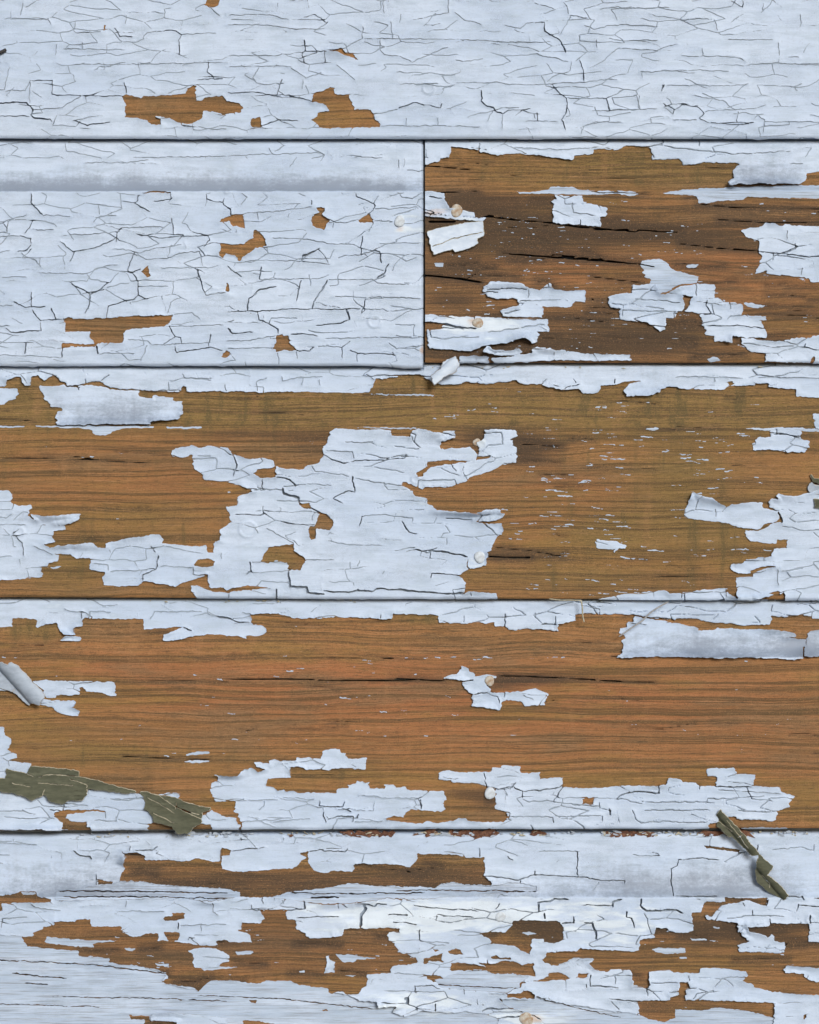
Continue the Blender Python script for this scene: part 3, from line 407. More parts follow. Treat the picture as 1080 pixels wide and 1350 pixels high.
def poly_sdf(g, pts):
    """positive inside; returns the window and the field in it"""
    w = g.win(pts[:, 0].min(), pts[:, 0].max(), pts[:, 1].min(), pts[:, 1].max(), 6)
    if w is None:
        return None, None
    X, Y = g.WX[w], g.WY[w]
    D = np.full(X.shape, PADS, np.float32)
    inside = np.zeros(X.shape, bool)
    n = len(pts)
    j0, i0 = w[0].start, w[1].start
    for k in range(n):
        ax, ay = pts[k]
        bx, by = pts[(k + 1) % n]
        if ay != by:
            v = g.win(g.x0, g.x0 + g.nx * g.s, min(ay, by), max(ay, by), 6)
            if v is not None:
                ja, jb = max(v[0].start, j0) - j0, min(v[0].stop, w[0].stop) - j0
                if jb > ja:
                    Xs, Ys = X[ja:jb], Y[ja:jb]
                    c = (ay > Ys) != (by > Ys)
                    xc = ax + (Ys - ay) * (bx - ax) / (by - ay)
                    inside[ja:jb] ^= c & (Xs < xc)
        v = g.win(min(ax, bx), max(ax, bx), min(ay, by), max(ay, by), 6)
        if v is None:
            continue
        v = (slice(max(v[0].start, j0), min(v[0].stop, w[0].stop)), slice(max(v[1].start, i0), min(v[1].stop, w[1].stop)))
        if v[0].stop <= v[0].start or v[1].stop <= v[1].start:
            continue
        d, _ = segdist(g, v, ax, ay, bx, by)
        lv = (slice(v[0].start - j0, v[0].stop - j0), slice(v[1].start - i0, v[1].stop - i0))
        D[lv] = np.minimum(D[lv], d)
    return w, np.where(inside, D, -D).astype(np.float32)


def add_poly(g, F, s, add=True):
    pts = P(s) if isinstance(s, str) else s
    w, d = poly_sdf(g, pts)
    if w is None:
        return
    F[w] = np.maximum(F[w], d) if add else np.minimum(F[w], -d)


def carve(g, C, pts, width, taper=True, pad=9.0):
    """lower C (distance to the nearest crack wall) along a polyline"""
    n = len(pts)
    seg = np.hypot(np.diff(pts[:, 0]), np.diff(pts[:, 1]))
    tot = seg.sum() + 1e-6
    acc = 0.0
    for k in range(n - 1):
        (ax, ay), (bx, by) = pts[k], pts[k + 1]
        v = g.win(min(ax, bx), max(ax, bx), min(ay, by), max(ay, by), pad)
        if v is not None:
            d, t = segdist(g, v, ax, ay, bx, by, True)
            u = (acc + t * seg[k]) / tot
            wd = width * (0.8 + 0.4 * vnoise(g.X[v] / 7.0, g.Y[v] / 7.0, 21))
            if taper:
                wd = wd * np.clip(np.minimum(u, 1 - u) * 7 + 0.6, 0, 1)
            C[v] = np.minimum(C[v], d - 0.5 * wd)
        acc += seg[k]


def edt(mask, W):
    """distance (in samples) of every True sample to the nearest False one, capped at W"""
    ny, nx = mask.shape
    big = np.float32(W)
    d = np.where(mask, big, 0).astype(np.float32)
    for _ in range(1):
        for j in range(1, ny):
            np.minimum(d[j], d[j - 1] + 1, out=d[j])
        for j in range(ny - 2, -1, -1):
            np.minimum(d[j], d[j + 1] + 1, out=d[j])
    d2 = d * d
    out = d2.copy()
    for k in range(1, int(W) + 1):
        out[:, k:] = np.minimum(out[:, k:], d2[:, :-k] + k * k)
        out[:, :-k] = np.minimum(out[:, :-k], d2[:, k:] + k * k)
    return np.minimum(np.sqrt(out), W)


def label(mask):
    """4-connected components by runs"""
    ny, nx = mask.shape
    lab = np.full(mask.shape, -1, np.int32)
    parent = []

    def find(a):
        while parent[a] != a:
            parent[a] = parent[parent[a]]
            a = parent[a]
        return a
    prev = []
    runs = []
    for j in range(ny):
        m = mask[j].astype(np.int8)
        dd = np.diff(np.concatenate(([0], m, [0])))
        st = np.nonzero(dd == 1)[0]
        en = np.nonzero(dd == -1)[0]
        cur = []
        p = 0
        for a, b in zip(st.tolist(), en.tolist()):
            rid = len(parent)
            parent.append(rid)
            while p < len(prev) and prev[p][1] <= a:
                p += 1
            q = p
            while q < len(prev) and prev[q][0] < b:
                ra, rb = find(rid), find(prev[q][2])
                if ra != rb:
                    parent[max(ra, rb)] = min(ra, rb)
                q += 1
            cur.append((a, b, rid))
            runs.append((j, a, b, rid))
        prev = cur
    roots = {}
    for j, a, b, rid in runs:
        r = find(rid)
        lab[j, a:b] = roots.setdefault(r, len(roots))
    return lab, len(roots)


def march(F):
    """triangles / quads of the region F > 0 : node ids n, horizontal edge ids N+n, vertical edge ids 2N+n"""
    ny, nx = F.shape
    N = ny * nx
    ins = F > 0
    idx = np.arange(N).reshape(ny, nx)
    a, b, c, d = idx[:-1, :-1], idx[:-1, 1:], idx[1:, 1:], idx[1:, :-1]   # going round the cell
    case = (ins[:-1, :-1] * 1 + ins[:-1, 1:] * 2 + ins[1:, 1:] * 4 + ins[1:, :-1] * 8)
    e0, e1, e2, e3 = N + a, 2 * N + b, N + d, 2 * N + a               # ab, bc, dc, ad
    corner = (a, b, c, d)
    edge = (e0, e1, e2, e3)
    quads = []
    tris = []
    tri_own = []
    segs = []
    seg_own = []
    m = case == 15
    quads = np.stack([a[m], b[m], c[m], d[m]], 1)
    for cs in range(1, 15):
        m = case == cs
        if not m.any():
            continue
        bits = [(cs >> k) & 1 for k in range(4)]
        # split into runs of inside corners round the cell
        groups = []
        for k in range(4):
            if bits[k] and not bits[k - 1]:
                run = [k]
                while bits[(run[-1] + 1) % 4] and len(run) < 4:
                    run.append((run[-1] + 1) % 4)
                groups.append(run)
        for run in groups:
            ring = [edge[run[0] - 1][m]] + [corner[k][m] for k in run] + [edge[run[-1]][m]]
            own = corner[run[0]][m]
            for k in range(1, len(ring) - 1):
                tris.append(np.stack([ring[0], ring[k], ring[k + 1]], 1))
                tri_own.append(own)
            segs.append(np.stack([ring[-1], ring[0]], 1))
            seg_own.append(own)
    if tris:
        return quads, np.concatenate(tris), np.concatenate(tri_own), np.concatenate(segs), np.concatenate(seg_own)
    z = np.zeros((0, 3), np.int64)
    return quads, z, z[:, 0], z[:, :2], z[:, 0]


def vert_fields(g, F, ids, fields):
    """plan position and interpolated fields of the vertices"""
    N = F.size
    kind = ids // N
    n = ids % N
    m = np.where(kind == 0, n, np.where(kind == 1, n + 1, n + F.shape[1]))
    m = np.minimum(m, N - 1)
    f0, f1 = F.ravel()[n], F.ravel()[m]
    t = np.where(kind == 0, 0.0, f0 / np.where(f0 - f1 == 0, 1, f0 - f1))
    t = np.clip(t, 0.0, 1.0)
    out = []
    for A in [g.X, g.Y] + fields:
        A = A.ravel()
        out.append(A[n] * (1 - t) + A[m] * t)
    return out


def to_world(x, y, z):
    return np.stack([(x - CX) * K, -z * K, (CY - y) * K + Z0], 1)


def make_mesh(name, co, faces4, faces3, smooth4, smooth3, tint=None, mat4=None, mat3=None):
    me = bpy.data.meshes.new(name)
    n4, n3 = len(faces4), len(faces3)
    me.vertices.add(len(co))
    me.vertices.foreach_set('co', np.ascontiguousarray(co, np.float32).ravel())
    me.loops.add(n4 * 4 + n3 * 3)
    me.loops.foreach_set('vertex_index', np.concatenate([faces4.ravel(), faces3.ravel()]).astype(np.int32))
    me.polygons.add(n4 + n3)
    start = np.concatenate([np.arange(n4) * 4, n4 * 4 + np.arange(n3) * 3]).astype(np.int32)
    me.polygons.foreach_set('loop_start', start)
    me.polygons.foreach_set('use_smooth', np.concatenate([smooth4, smooth3]).astype(bool))
    if mat4 is not None:
        me.polygons.foreach_set('material_index', np.concatenate([mat4, mat3]).astype(np.int32))
    if tint is not None:
        at = me.attributes.new('tint', 'FLOAT_COLOR', 'POINT')
        t = np.ones((len(co), 4), np.float32)
        t[:, :tint.shape[1]] = tint
        at.data.foreach_set('color', t.ravel())
    me.update(calc_edges=True)
    me.validate()
    return me


def link(name, me, mats, parent=None):
    o = bpy.data.objects.new(name, me)
    col.objects.link(o)
    for m in (mats if isinstance(mats, (list, tuple)) else [mats]):
        me.materials.append(m)
    if parent is not None:
        o.parent = parent
    return o


def region_meshes(g, F, Z, tints, thick, lab, groups, flare=0.0):
    """meshes of the components of F > 0 gathered in groups (an array: component -> group number)"""
    quads, tris, town, segs, sown = march(F)
    lf = lab.ravel()
    gq = groups[lf[quads[:, 0]]]
    gt = groups[lf[town]]
    gs = groups[lf[sown]]
    out = {}

    def split(keys):
        o = np.argsort(keys, kind='stable')
        ks = keys[o]
        u, st = np.unique(ks, return_index=True)
        en = np.append(st[1:], len(ks))
        return {int(k): o[s:e] for k, s, e in zip(u, st, en)}
    sq, st_, ss = split(gq), split(gt), split(gs)
    for k in set(sq) | set(st_):
        if k < 0:
            continue
        q = quads[sq.get(k, np.zeros(0, int))]
        t = tris[st_.get(k, np.zeros(0, int))]
        s = segs[ss.get(k, np.zeros(0, int))]
        ids, inv = np.unique(np.concatenate([q.ravel(), t.ravel()]), return_inverse=True)
        fl = vert_fields(g, F, ids, [Z] + tints)
        x, y, z = fl[0], fl[1], fl[2]
        tint = np.stack(fl[3:], 1) if len(tints) >= 3 else None
        nq = q.size
        q2 = inv[:nq].reshape(-1, 4)[:, ::1]
        t2 = inv[nq:].reshape(-1, 3)
        # skirt
        sid, sinv = np.unique(s.ravel(), return_inverse=True)
        pos = np.searchsorted(ids, sid)
        n0, ns = len(ids), len(sid)
        sx, sy, sz = x[pos], y[pos], z[pos]
        ox = oy = 0.0
        if flare:
            gy_, gx_ = np.gradient(F, g.s)
            fx, fy = vert_fields(g, F, sid, [gx_, gy_])[2:4]
            q = np.maximum(np.hypot(fx, fy), 0.05)
            fl_ = flare * (0.3 + 1.2 * vnoise(sx / 6.0, sy / 6.0, 151))
            ox, oy = -fx / q * fl_, -fy / q * fl_
        xx = np.concatenate([x, sx, sx + ox])
        yy = np.concatenate([y, sy, sy + oy])
        zz = np.concatenate([z, sz, sz - thick])
        s2 = sinv.reshape(-1, 2)
        sk = np.stack([n0 + s2[:, 0], n0 + s2[:, 1], n0 + ns + s2[:, 1], n0 + ns + s2[:, 0]], 1)
        if tint is not None:
            tint = np.concatenate([tint, tint[pos], tint[pos]])
        # plan y runs down, so the winding is flipped to face the viewer
        f4 = np.concatenate([q2[:, ::-1], sk])
        f3 = t2[:, ::-1]
        m4 = np.concatenate([np.zeros(len(q2)), np.ones(len(sk))])
        out[k] = (to_world(xx, yy, zz), f4, f3, m4 == 0, np.ones(len(f3)), tint, m4, np.zeros(len(f3)))
    return out

# ------------------------------------------------------------------ materials
class NT:
    def __init__(self, name):
        self.m = bpy.data.materials.new(name)
        self.m.use_nodes = True
        self.t = self.m.node_tree
        for n in list(self.t.nodes):
            self.t.nodes.remove(n)
        self.out = self.t.nodes.new('ShaderNodeOutputMaterial')
        self.b = self.t.nodes.new('ShaderNodeBsdfPrincipled')
        self.t.links.new(self.b.outputs[0], self.out.inputs[0])
        self.co = self.t.nodes.new('ShaderNodeTexCoord').outputs['Object']

    def n(self, kind, **kw):
        x = self.t.nodes.new(kind)
        for k, v in kw.items():
            setattr(x, k, v)
        return x

    def put(self, sock, v):
        if isinstance(v, (int, float, tuple)):
            sock.default_value = v
        else:
            self.t.links.new(v, sock)

    def scale(self, sx, sy, sz, off=(0, 0, 0), co=None):
        x = self.n('ShaderNodeMapping')
        self.put(x.inputs[0], co or self.co)
        self.put(x.inputs[1], off)
        x.inputs[3].default_value = (sx, sy, sz)
        return x.outputs[0]

    def noise(self, vec, scale=1.0, detail=3.0, rough=0.55, dist=0.0):
        x = self.n('ShaderNodeTexNoise')
        self.put(x.inputs['Vector'], vec)
        x.inputs['Scale'].default_value = scale
        x.inputs['Detail'].default_value = detail
        x.inputs['Roughness'].default_value = rough
        x.inputs['Distortion'].default_value = dist
        return x.outputs[0]

    def math(self, op, a, b=0.0, c=0.0, clamp=False):
        x = self.n('ShaderNodeMath', operation=op, use_clamp=clamp)
        self.put(x.inputs[0], a)
        self.put(x.inputs[1], b)
        self.put(x.inputs[2], c)
        return x.outputs[0]

    def ramp(self, v, a, b, smooth=True):
        x = self.n('ShaderNodeMapRange', interpolation_type='SMOOTHSTEP' if smooth else 'LINEAR')
        self.put(x.inputs[0], v)
        x.inputs[1].default_value, x.inputs[2].default_value = a, b
        return x.outputs[0]

    def mix(self, f, a, b, mode='MIX'):
        x = self.n('ShaderNodeMix', data_type='RGBA', blend_type=mode)
        self.put(x.inputs[0], f)
        self.put(x.inputs[6], a if not (isinstance(a, tuple) and len(a) == 3) else a + (1,))
        self.put(x.inputs[7], b if not (isinstance(b, tuple) and len(b) == 3) else b + (1,))
        return x.outputs[2]

    def attr(self, name):
        x = self.n('ShaderNodeAttribute', attribute_name=name)
        s = self.n('ShaderNodeSeparateColor')
        self.t.links.new(x.outputs[0], s.inputs[0])
        return s.outputs

    def bump(self, h, strength, dist, base=None):
        x = self.n('ShaderNodeBump')
        x.inputs['Strength'].default_value = strength
        x.inputs['Distance'].default_value = dist
        self.put(x.inputs['Height'], h)
        if base is not None:
            self.t.links.new(base, x.inputs['Normal'])
        return x.outputs[0]

    def done(self, color, rough, normal=None, spec=0.35):
        self.put(self.b.inputs['Base Color'], color if not (isinstance(color, tuple) and len(color) == 3) else color + (1,))
        self.put(self.b.inputs['Roughness'], rough)
        self.b.inputs['Specular IOR Level'].default_value = spec
        if normal is not None:
            self.t.links.new(normal, self.b.inputs['Normal'])
        return self.m


def paint_material(name, wash=False, plain=False):
    t = NT(name)
    big = t.noise(t.scale(9, 9, 22), 1, 3)
    mid = t.noise(t.scale(60, 60, 260), 1, 3, 0.6)
    fine = t.noise(t.scale(900, 900, 1500), 1, 2, 0.6)
    grainy = t.noise(t.scale(40, 40, 1300), 1, 3, 0.65)
    c = t.mix(t.ramp(big, 0.35, 0.65), (0.445, 0.555, 0.735), (0.505, 0.610, 0.778))
    c = t.mix(t.math('MULTIPLY', t.ramp(mid, 0.42, 0.68), 0.6), c, (0.385, 0.485, 0.62))
    c = t.mix(t.math('MULTIPLY', t.ramp(fine, 0.52, 0.72), 0.30), c, (0.33, 0.405, 0.52))
    if not plain:
        a = t.attr('tint')
        wn = t.math('ADD', a[0], t.math('MULTIPLY', t.math('SUBTRACT', mid, 0.5), 2.6))
        c = t.mix(t.math('MULTIPLY', t.ramp(wn, 0.40, 1.0), 0.85), c, (0.63, 0.73, 0.84))
        rn = t.math('ADD', a[1], t.math('MULTIPLY', t.math('SUBTRACT', mid, 0.5), 0.9))
        c = t.mix(t.math('MULTIPLY', t.ramp(rn, 0.4, 1.0), 0.6), c, (0.56, 0.33, 0.15))
    runs = t.noise(t.scale(85, 85, 5, (2, 0, 8)), 1, 4, 0.65)
    c = t.mix(t.math('MULTIPLY', t.ramp(runs, 0.50, 0.74), 0.16), c, (0.365, 0.435, 0.55))
    chalk = t.noise(t.scale(30, 30, 55, (7, 0, 3)), 1, 6, 0.75)
    c = t.mix(t.math('MULTIPLY', t.ramp(chalk, 0.56, 0.72), 0.15), c, (0.56, 0.66, 0.80))
    grime = t.noise(t.scale(420, 420, 620, (9, 0, 1)), 1, 4, 0.8)
    c = t.mix(t.math('MULTIPLY', t.ramp(grime, 0.62, 0.76), 0.34), c, (0.25, 0.29, 0.34))
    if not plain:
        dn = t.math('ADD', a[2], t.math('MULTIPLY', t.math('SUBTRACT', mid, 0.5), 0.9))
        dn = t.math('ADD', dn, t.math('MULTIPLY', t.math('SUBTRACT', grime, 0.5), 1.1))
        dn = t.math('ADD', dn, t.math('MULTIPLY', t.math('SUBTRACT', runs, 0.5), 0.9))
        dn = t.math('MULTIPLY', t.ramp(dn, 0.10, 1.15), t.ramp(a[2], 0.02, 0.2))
        c = t.mix(t.math('MULTIPLY', dn, 0.88), c, (0.215, 0.262, 0.345))  # grey of settled dirt together with shade painted into the colour
    # hairlines too fine to be cut
    vor = t.n('ShaderNodeTexVoronoi', feature='DISTANCE_TO_EDGE')
    warp = t.n('ShaderNodeMixRGB', blend_type='ADD')
    warp.inputs[0].default_value = 0.9
    t.put(warp.inputs[1], t.scale(62, 62, 150))
    nz = t.n('ShaderNodeTexNoise')
    t.put(nz.inputs['Vector'], t.scale(160, 160, 420))
    nz.inputs['Detail'].default_value = 2
    t.t.links.new(nz.outputs[1], warp.inputs[2])
    t.t.links.new(warp.outputs[0], vor.inputs['Vector'])
    gate = t.ramp(t.noise(t.scale(30, 30, 70, (3, 0, 7)), 1, 2), 0.47, 0.60)
    line = t.math('MULTIPLY', t.math('SUBTRACT', 1.0, t.ramp(vor.outputs['Distance'], 0.004, 0.03)), gate)
    c = t.mix(t.math('MULTIPLY', line, 0.55), c, (0.17, 0.21, 0.27))
    if wash:
        thin = t.noise(t.scale(10, 10, 90, (2, 0, 6)), 1, 5, 0.65)
        c = t.mix(t.math('MULTIPLY', t.ramp(thin, 0.36, 0.62), 0.6), c, (0.325, 0.425, 0.575))
        w = t.ramp(grainy, 0.46, 0.70)
        c = t.mix(t.math('MULTIPLY', w, 0.68), c, (0.20, 0.215, 0.25))
        w2 = t.ramp(t.noise(t.scale(25, 25, 700, (5, 0, 2)), 1, 2), 0.66, 0.78)
        c = t.mix(t.math('MULTIPLY', w2, 0.6), c, (0.20, 0.13, 0.08))
    if plain:
        pm = t.noise(t.scale(7, 7, 30, (11, 0, 5)), 1, 8, 0.62)
        wd = t.noise(t.scale(3, 3, 420, (1, 0, 5)), 1, 4, 0.7)
        wc = t.mix(t.ramp(wd, 0.4, 0.62), (0.30, 0.165, 0.08), (0.09, 0.06, 0.032))
        c = t.mix(t.ramp(pm, 0.535, 0.54), c, wc)
    nrm = t.bump(grainy, 0.34 if not wash else 0.7, 0.0003)
    nrm = t.bump(mid, 0.28, 0.0005, nrm)
    nrm = t.bump(fine, 0.16, 0.00015, nrm)
    nrm = t.bump(t.math('SUBTRACT', 1.0, line), 0.4, 0.0003, nrm)
    return t.done(c, 0.52, nrm, 0.3)


def wood_material(name):
    t = NT(name)
    a = t.attr('tint')
    # slow bends of the grain
    bend = t.n('ShaderNodeTexNoise')
    t.put(bend.inputs['Vector'], t.scale(2.2, 2.2, 7))
    bend.inputs['Detail'].default_value = 1.0
    add = t.n('ShaderNodeVectorMath', operation='MULTIPLY_ADD')
    t.t.links.new(bend.outputs[1], add.inputs[0])
    add.inputs[1].default_value = (0, 0, 0.0085)
    t.t.links.new(t.co, add.inputs[2])
    bend2 = t.n('ShaderNodeTexNoise')
    t.put(bend2.inputs['Vector'], t.scale(30, 30, 120))
    bend2.inputs['Detail'].default_value = 2.0
    add2 = t.n('ShaderNodeVectorMath', operation='MULTIPLY_ADD')
    t.t.links.new(bend2.outputs[1], add2.inputs[0])
    add2.inputs[1].default_value = (0, 0, 0.0007)
    t.t.links.new(add.outputs[0], add2.inputs[2])
    g = add2.outputs[0]
    rings = t.noise(t.scale(1.6, 1.6, 360, co=g), 1, 2.5, 0.55)
    late = t.noise(t.scale(2.0, 2.0, 430, co=g), 1, 3, 0.68)
    fibre = t.noise(t.scale(26, 26, 1700, co=g), 1, 4, 0.75)
    pores = t.noise(t.scale(210, 210, 3000, co=g), 1, 3, 0.7)
    grit = t.noise(t.scale(1300, 1300, 2000), 1, 2, 0.7)
    blot = t.noise(t.scale(12, 12, 60), 1, 5, 0.65)
    blot2 = t.noise(t.scale(17, 17, 170, (4, 0, 9)), 1, 7, 0.75)
    cross = t.noise(t.scale(110, 110, 16, (1, 0, 4)), 1, 3, 0.6)
    c = t.mix(t.ramp(blot, 0.32, 0.68), (0.275, 0.142, 0.056), (0.410, 0.196, 0.078))
    c = t.mix(t.math('MULTIPLY', a[2], 0.85), c, (0.400, 0.150, 0.066))
    hue = t.noise(t.scale(7, 7, 38, (8, 0, 2)), 1, 5, 0.65)
    c = t.mix(t.math('MULTIPLY', t.ramp(hue, 0.49, 0.64), 0.75), c, (0.300, 0.180, 0.055))
    c = t.mix(t.math('MULTIPLY', t.ramp(hue, 0.49, 0.36), 0.65), c, (0.215, 0.140, 0.080))
    olv = t.ramp(t.math('ADD', a[0], t.math('MULTIPLY', t.math('SUBTRACT', blot, 0.5), 1.2)), 0.1, 0.95)
    c = t.mix(t.math('MULTIPLY', olv, 0.85), c, (0.215, 0.150, 0.052))
    c = t.mix(t.math('MULTIPLY', t.ramp(rings, 0.50, 0.64), 0.38), c, (0.110, 0.075, 0.034))
    c = t.mix(t.math('MULTIPLY', t.ramp(late, 0.495, 0.585), 0.70), c, (0.075, 0.050, 0.024))
    c = t.mix(t.math('MULTIPLY', t.ramp(fibre, 0.47, 0.36), 0.42), c, (0.50, 0.280, 0.145))
    c = t.mix(t.math('MULTIPLY', t.ramp(fibre, 0.52, 0.66), 0.62), c, (0.070, 0.052, 0.031))
    c = t.mix(t.math('MULTIPLY', t.ramp(pores, 0.51, 0.66), 0.62), c, (0.062, 0.044, 0.026))
    c = t.mix(t.math('MULTIPLY', t.ramp(blot2, 0.52, 0.72), 0.55), c, (0.120, 0.092, 0.056))
    c = t.mix(t.math('MULTIPLY', t.ramp(cross, 0.56, 0.74), 0.20), c, (0.44, 0.23, 0.11))
    c = t.mix(t.math('MULTIPLY', t.math('MULTIPLY', t.ramp(cross, 0.46, 0.30), 0.5), t.math('ADD', olv, 0.12, 0, True)), c, (0.105, 0.085, 0.040))
    streak = t.noise(t.scale(60, 60, 900, (6, 0, 2)), 1, 5, 0.8)
    c = t.mix(t.math('MULTIPLY', t.ramp(streak, 0.58, 0.70), 0.40), c, (0.40, 0.24, 0.12))
    c = t.mix(t.math('MULTIPLY', t.ramp(streak, 0.44, 0.32), 0.55), c, (0.055, 0.040, 0.024))
    c = t.mix(0.20, c, (0.150, 0.108, 0.062))
    dsum = t.math('ADD', a[1], t.math('MULTIPLY', t.math('SUBTRACT', blot2, 0.5), 1.0))
    c = t.mix(t.math('MULTIPLY', t.math('MULTIPLY', t.ramp(cross, 0.46, 0.30), 0.5), t.math('ADD', olv, 0.12, 0, True)), c, (0.105, 0.085, 0.040))
    streak = t.noise(t.scale(60, 60, 900, (6, 0, 2)), 1, 5, 0.8)
    c = t.mix(t.math('MULTIPLY', t.ramp(streak, 0.58, 0.70), 0.40), c, (0.40, 0.24, 0.12))
    c = t.mix(t.math('MULTIPLY', t.ramp(streak, 0.44, 0.32), 0.55), c, (0.055, 0.040, 0.024))
    dsum = t.math('ADD', dsum, t.math('MULTIPLY', t.math('SUBTRACT', fibre, 0.5), 0.9))
    dk = t.ramp(dsum, 0.12, 1.15)
    c = t.mix(t.math('MULTIPLY', dk, 0.90), c, (0.060, 0.044, 0.033))
    c = t.mix(t.math('MULTIPLY', t.ramp(grit, 0.56, 0.72), 0.45), c, (0.46, 0.26, 0.12))
    c = t.mix(t.math('MULTIPLY', t.ramp(grit, 0.45, 0.30), 0.60), c, (0.045, 0.036, 0.027))
    at = t.n('ShaderNodeAttribute', attribute_name='tint')
    c = t.mix(at.outputs['Alpha'], c, (0.300, 0.370, 0.470))
    nrm = t.bump(rings, 0.35, 0.0012)
    nrm = t.bump(late, 0.5, 0.0008, nrm)
    nrm = t.bump(fibre, 0.6, 0.0005, nrm)
    nrm = t.bump(grit, 0.3, 0.0003, nrm)
    return t.done(c, 0.8, nrm, 0.15)


def simple_material(name, c1, c2, rough=0.6, sc=300.0, stretch=1.0, bump=0.3, lines=None):
    t = NT(name)
    n1 = t.noise(t.scale(sc * stretch, sc * stretch, sc), 1, 4, 0.65)
    c = t.mix(t.ramp(n1, 0.35, 0.68), c1, c2)
    if lines is not None:
        n2 = t.noise(t.scale(sc * 0.35, sc * 0.35, sc * 2.2, (3, 0, 1)), 1, 3, 0.6)
        c = t.mix(t.math('MULTIPLY', t.ramp(n2, 0.60, 0.70), 0.7), c, lines)
    return t.done(c, rough, t.bump(n1, bump, 0.0004), 0.3)


MAT_PAINT = paint_material('blue_grey_paint')
MAT_WASH = paint_material('worn_thin_paint', wash=True)
MAT_PLAIN = paint_material('plain_board_paint', plain=True)
MAT_EDGE = simple_material('paint_layer_edge', (0.50, 0.52, 0.54), (0.34, 0.35, 0.37), 0.7, 900)
MAT_WOOD = wood_material('weathered_wood')
MAT_OLIVE = simple_material('olive_back_of_paint', (0.063, 0.070, 0.047), (0.100, 0.107, 0.073), 0.75, 420, 0.3, 0.5, (0.030, 0.032, 0.020))
MAT_CREAM = simple_material('cream_primer_edge', (0.46, 0.44, 0.36), (0.26, 0.25, 0.19), 0.8, 800)
MAT_NAIL_WHITE = simple_material('nail_head_paint', (0.55, 0.63, 0.72), (0.42, 0.47, 0.53), 0.5, 600)
MAT_NAIL_RUST = simple_material('rusty_nail_paint', (0.47, 0.47, 0.44), (0.30, 0.20, 0.12), 0.65, 420)
MAT_CHIPWHITE = simple_material('chalky_white_paint', (0.58, 0.68, 0.82), (0.48, 0.58, 0.73), 0.65, 300, 0.5, 0.5)
MAT_GREYCURL = simple_material('grey_paint_curl', (0.36, 0.435, 0.54), (0.28, 0.335, 0.42), 0.55, 260, 0.5, 0.5)
MAT_ROTRED = simple_material('rotten_wood_crumb', (0.075, 0.035, 0.025), (0.19, 0.095, 0.06), 0.85, 500)
MAT_BLACK = simple_material('dark_twig', (0.018, 0.018, 0.020), (0.05, 0.05, 0.055), 0.6, 900)
MAT_FIBRE = simple_material('grey_fibre', (0.36, 0.37, 0.38), (0.25, 0.25, 0.26), 0.7, 900)
MAT_GROUND = simple_material('gravel_ground', (0.22, 0.21, 0.19), (0.30, 0.29, 0.27), 0.9, 9.0, 1.0, 0.4)

# ------------------------------------------------------------------ ground and wall
def box_bm(name, x0, x1, y0, y1, z0, z1, mat, parent=None):
    v = [(x, y, z) for x in (x0, x1) for y in (y0, y1) for z in (z0, z1)]
    f = [(0, 1, 3, 2), (4, 6, 7, 5), (0, 4, 5, 1), (2, 3, 7, 6), (0, 2, 6, 4), (1, 5, 7, 3)]
    me = bpy.data.meshes.new(name)
    me.from_pydata(v, [], f)
    me.update()
    return link(name, me, mat, parent)


gv = [(-150, -150, 0), (150, -150, 0), (150, 150, 0), (-150, 150, 0)]
gme = bpy.data.meshes.new('ground')
gme.from_pydata(gv, [], [(0, 1, 2, 3)])
ground = link('ground', gme, MAT_GROUND)
ground['kind'] = 'structure'

wall = bpy.data.objects.new('board_siding', None)
col.objects.link(wall)
wall['label'] = 'old wooden board siding of horizontal planks under cracked and peeling pale blue paint'
wall['category'] = 'siding'

DC = 13.0            # depth of the cove at the head of a board


def seam(k, x):
    if k == 0:
        return np.full_like(x, -50.0)
    if k == 1:
        return 182.4 + 0.0004 * x
    if k == 2:
        left = 482.6 + 3.0 * np.exp(-((x - 545) / 30.0) ** 2)
        return np.where(x < 559, left, 478.4 + 0.0014 * x * 0.6)
    if k == 3:
        return 788.4 + 0.0030 * x
    if k == 4:
        return 1096.2 - 3.2 * np.clip((x + 20) / 500.0, 0, 1)
    return np.full_like(x, 1396.0)


ARRIS = {1: -40.0, 2: 252.9, 3: 252.0, 4: 562.8, 5: 867.5, 6: 1183.5}


def profile(key, X, Y, kt, kb, wood=True):
    yt, yb = seam(kt, X), seam(kb, X)
    ya = ARRIS[key]
    t = np.clip((Y - yt) / np.maximum(ya - yt, 1), 0, 1)
    z = -DC * (1 - t ** 6.5)
    if key == 1:
        z = np.zeros_like(X)
    else:
        z = z - (8.0 if key != 6 else 24.0) * np.exp(-np.clip(Y - yt + 0.5 - (4.0 if key == 6 else 0), 0, 60) / (1.7 if key != 6 else 1.5))
    q = np.clip(1 - (yb - Y) / 4.5, 0, 1.4)
    z = z - 3.2 * q * q
    if key == 2:
        q = np.clip(1 - (557.5 - X) / 3.5, 0, 1.2)
        z = z - 3.0 * q * q
    z = z + 0.7 * fnoise(X / 190, Y / 60, 31 + key, 2)
    return z


def blobs(X, Y, lst):
    s = np.zeros(X.shape, np.float32)
    for (x, y, rx, ry, a) in lst:
        s += a * np.exp(-((X - x) / rx) ** 2 - ((Y - y) / ry) ** 2)
    return s


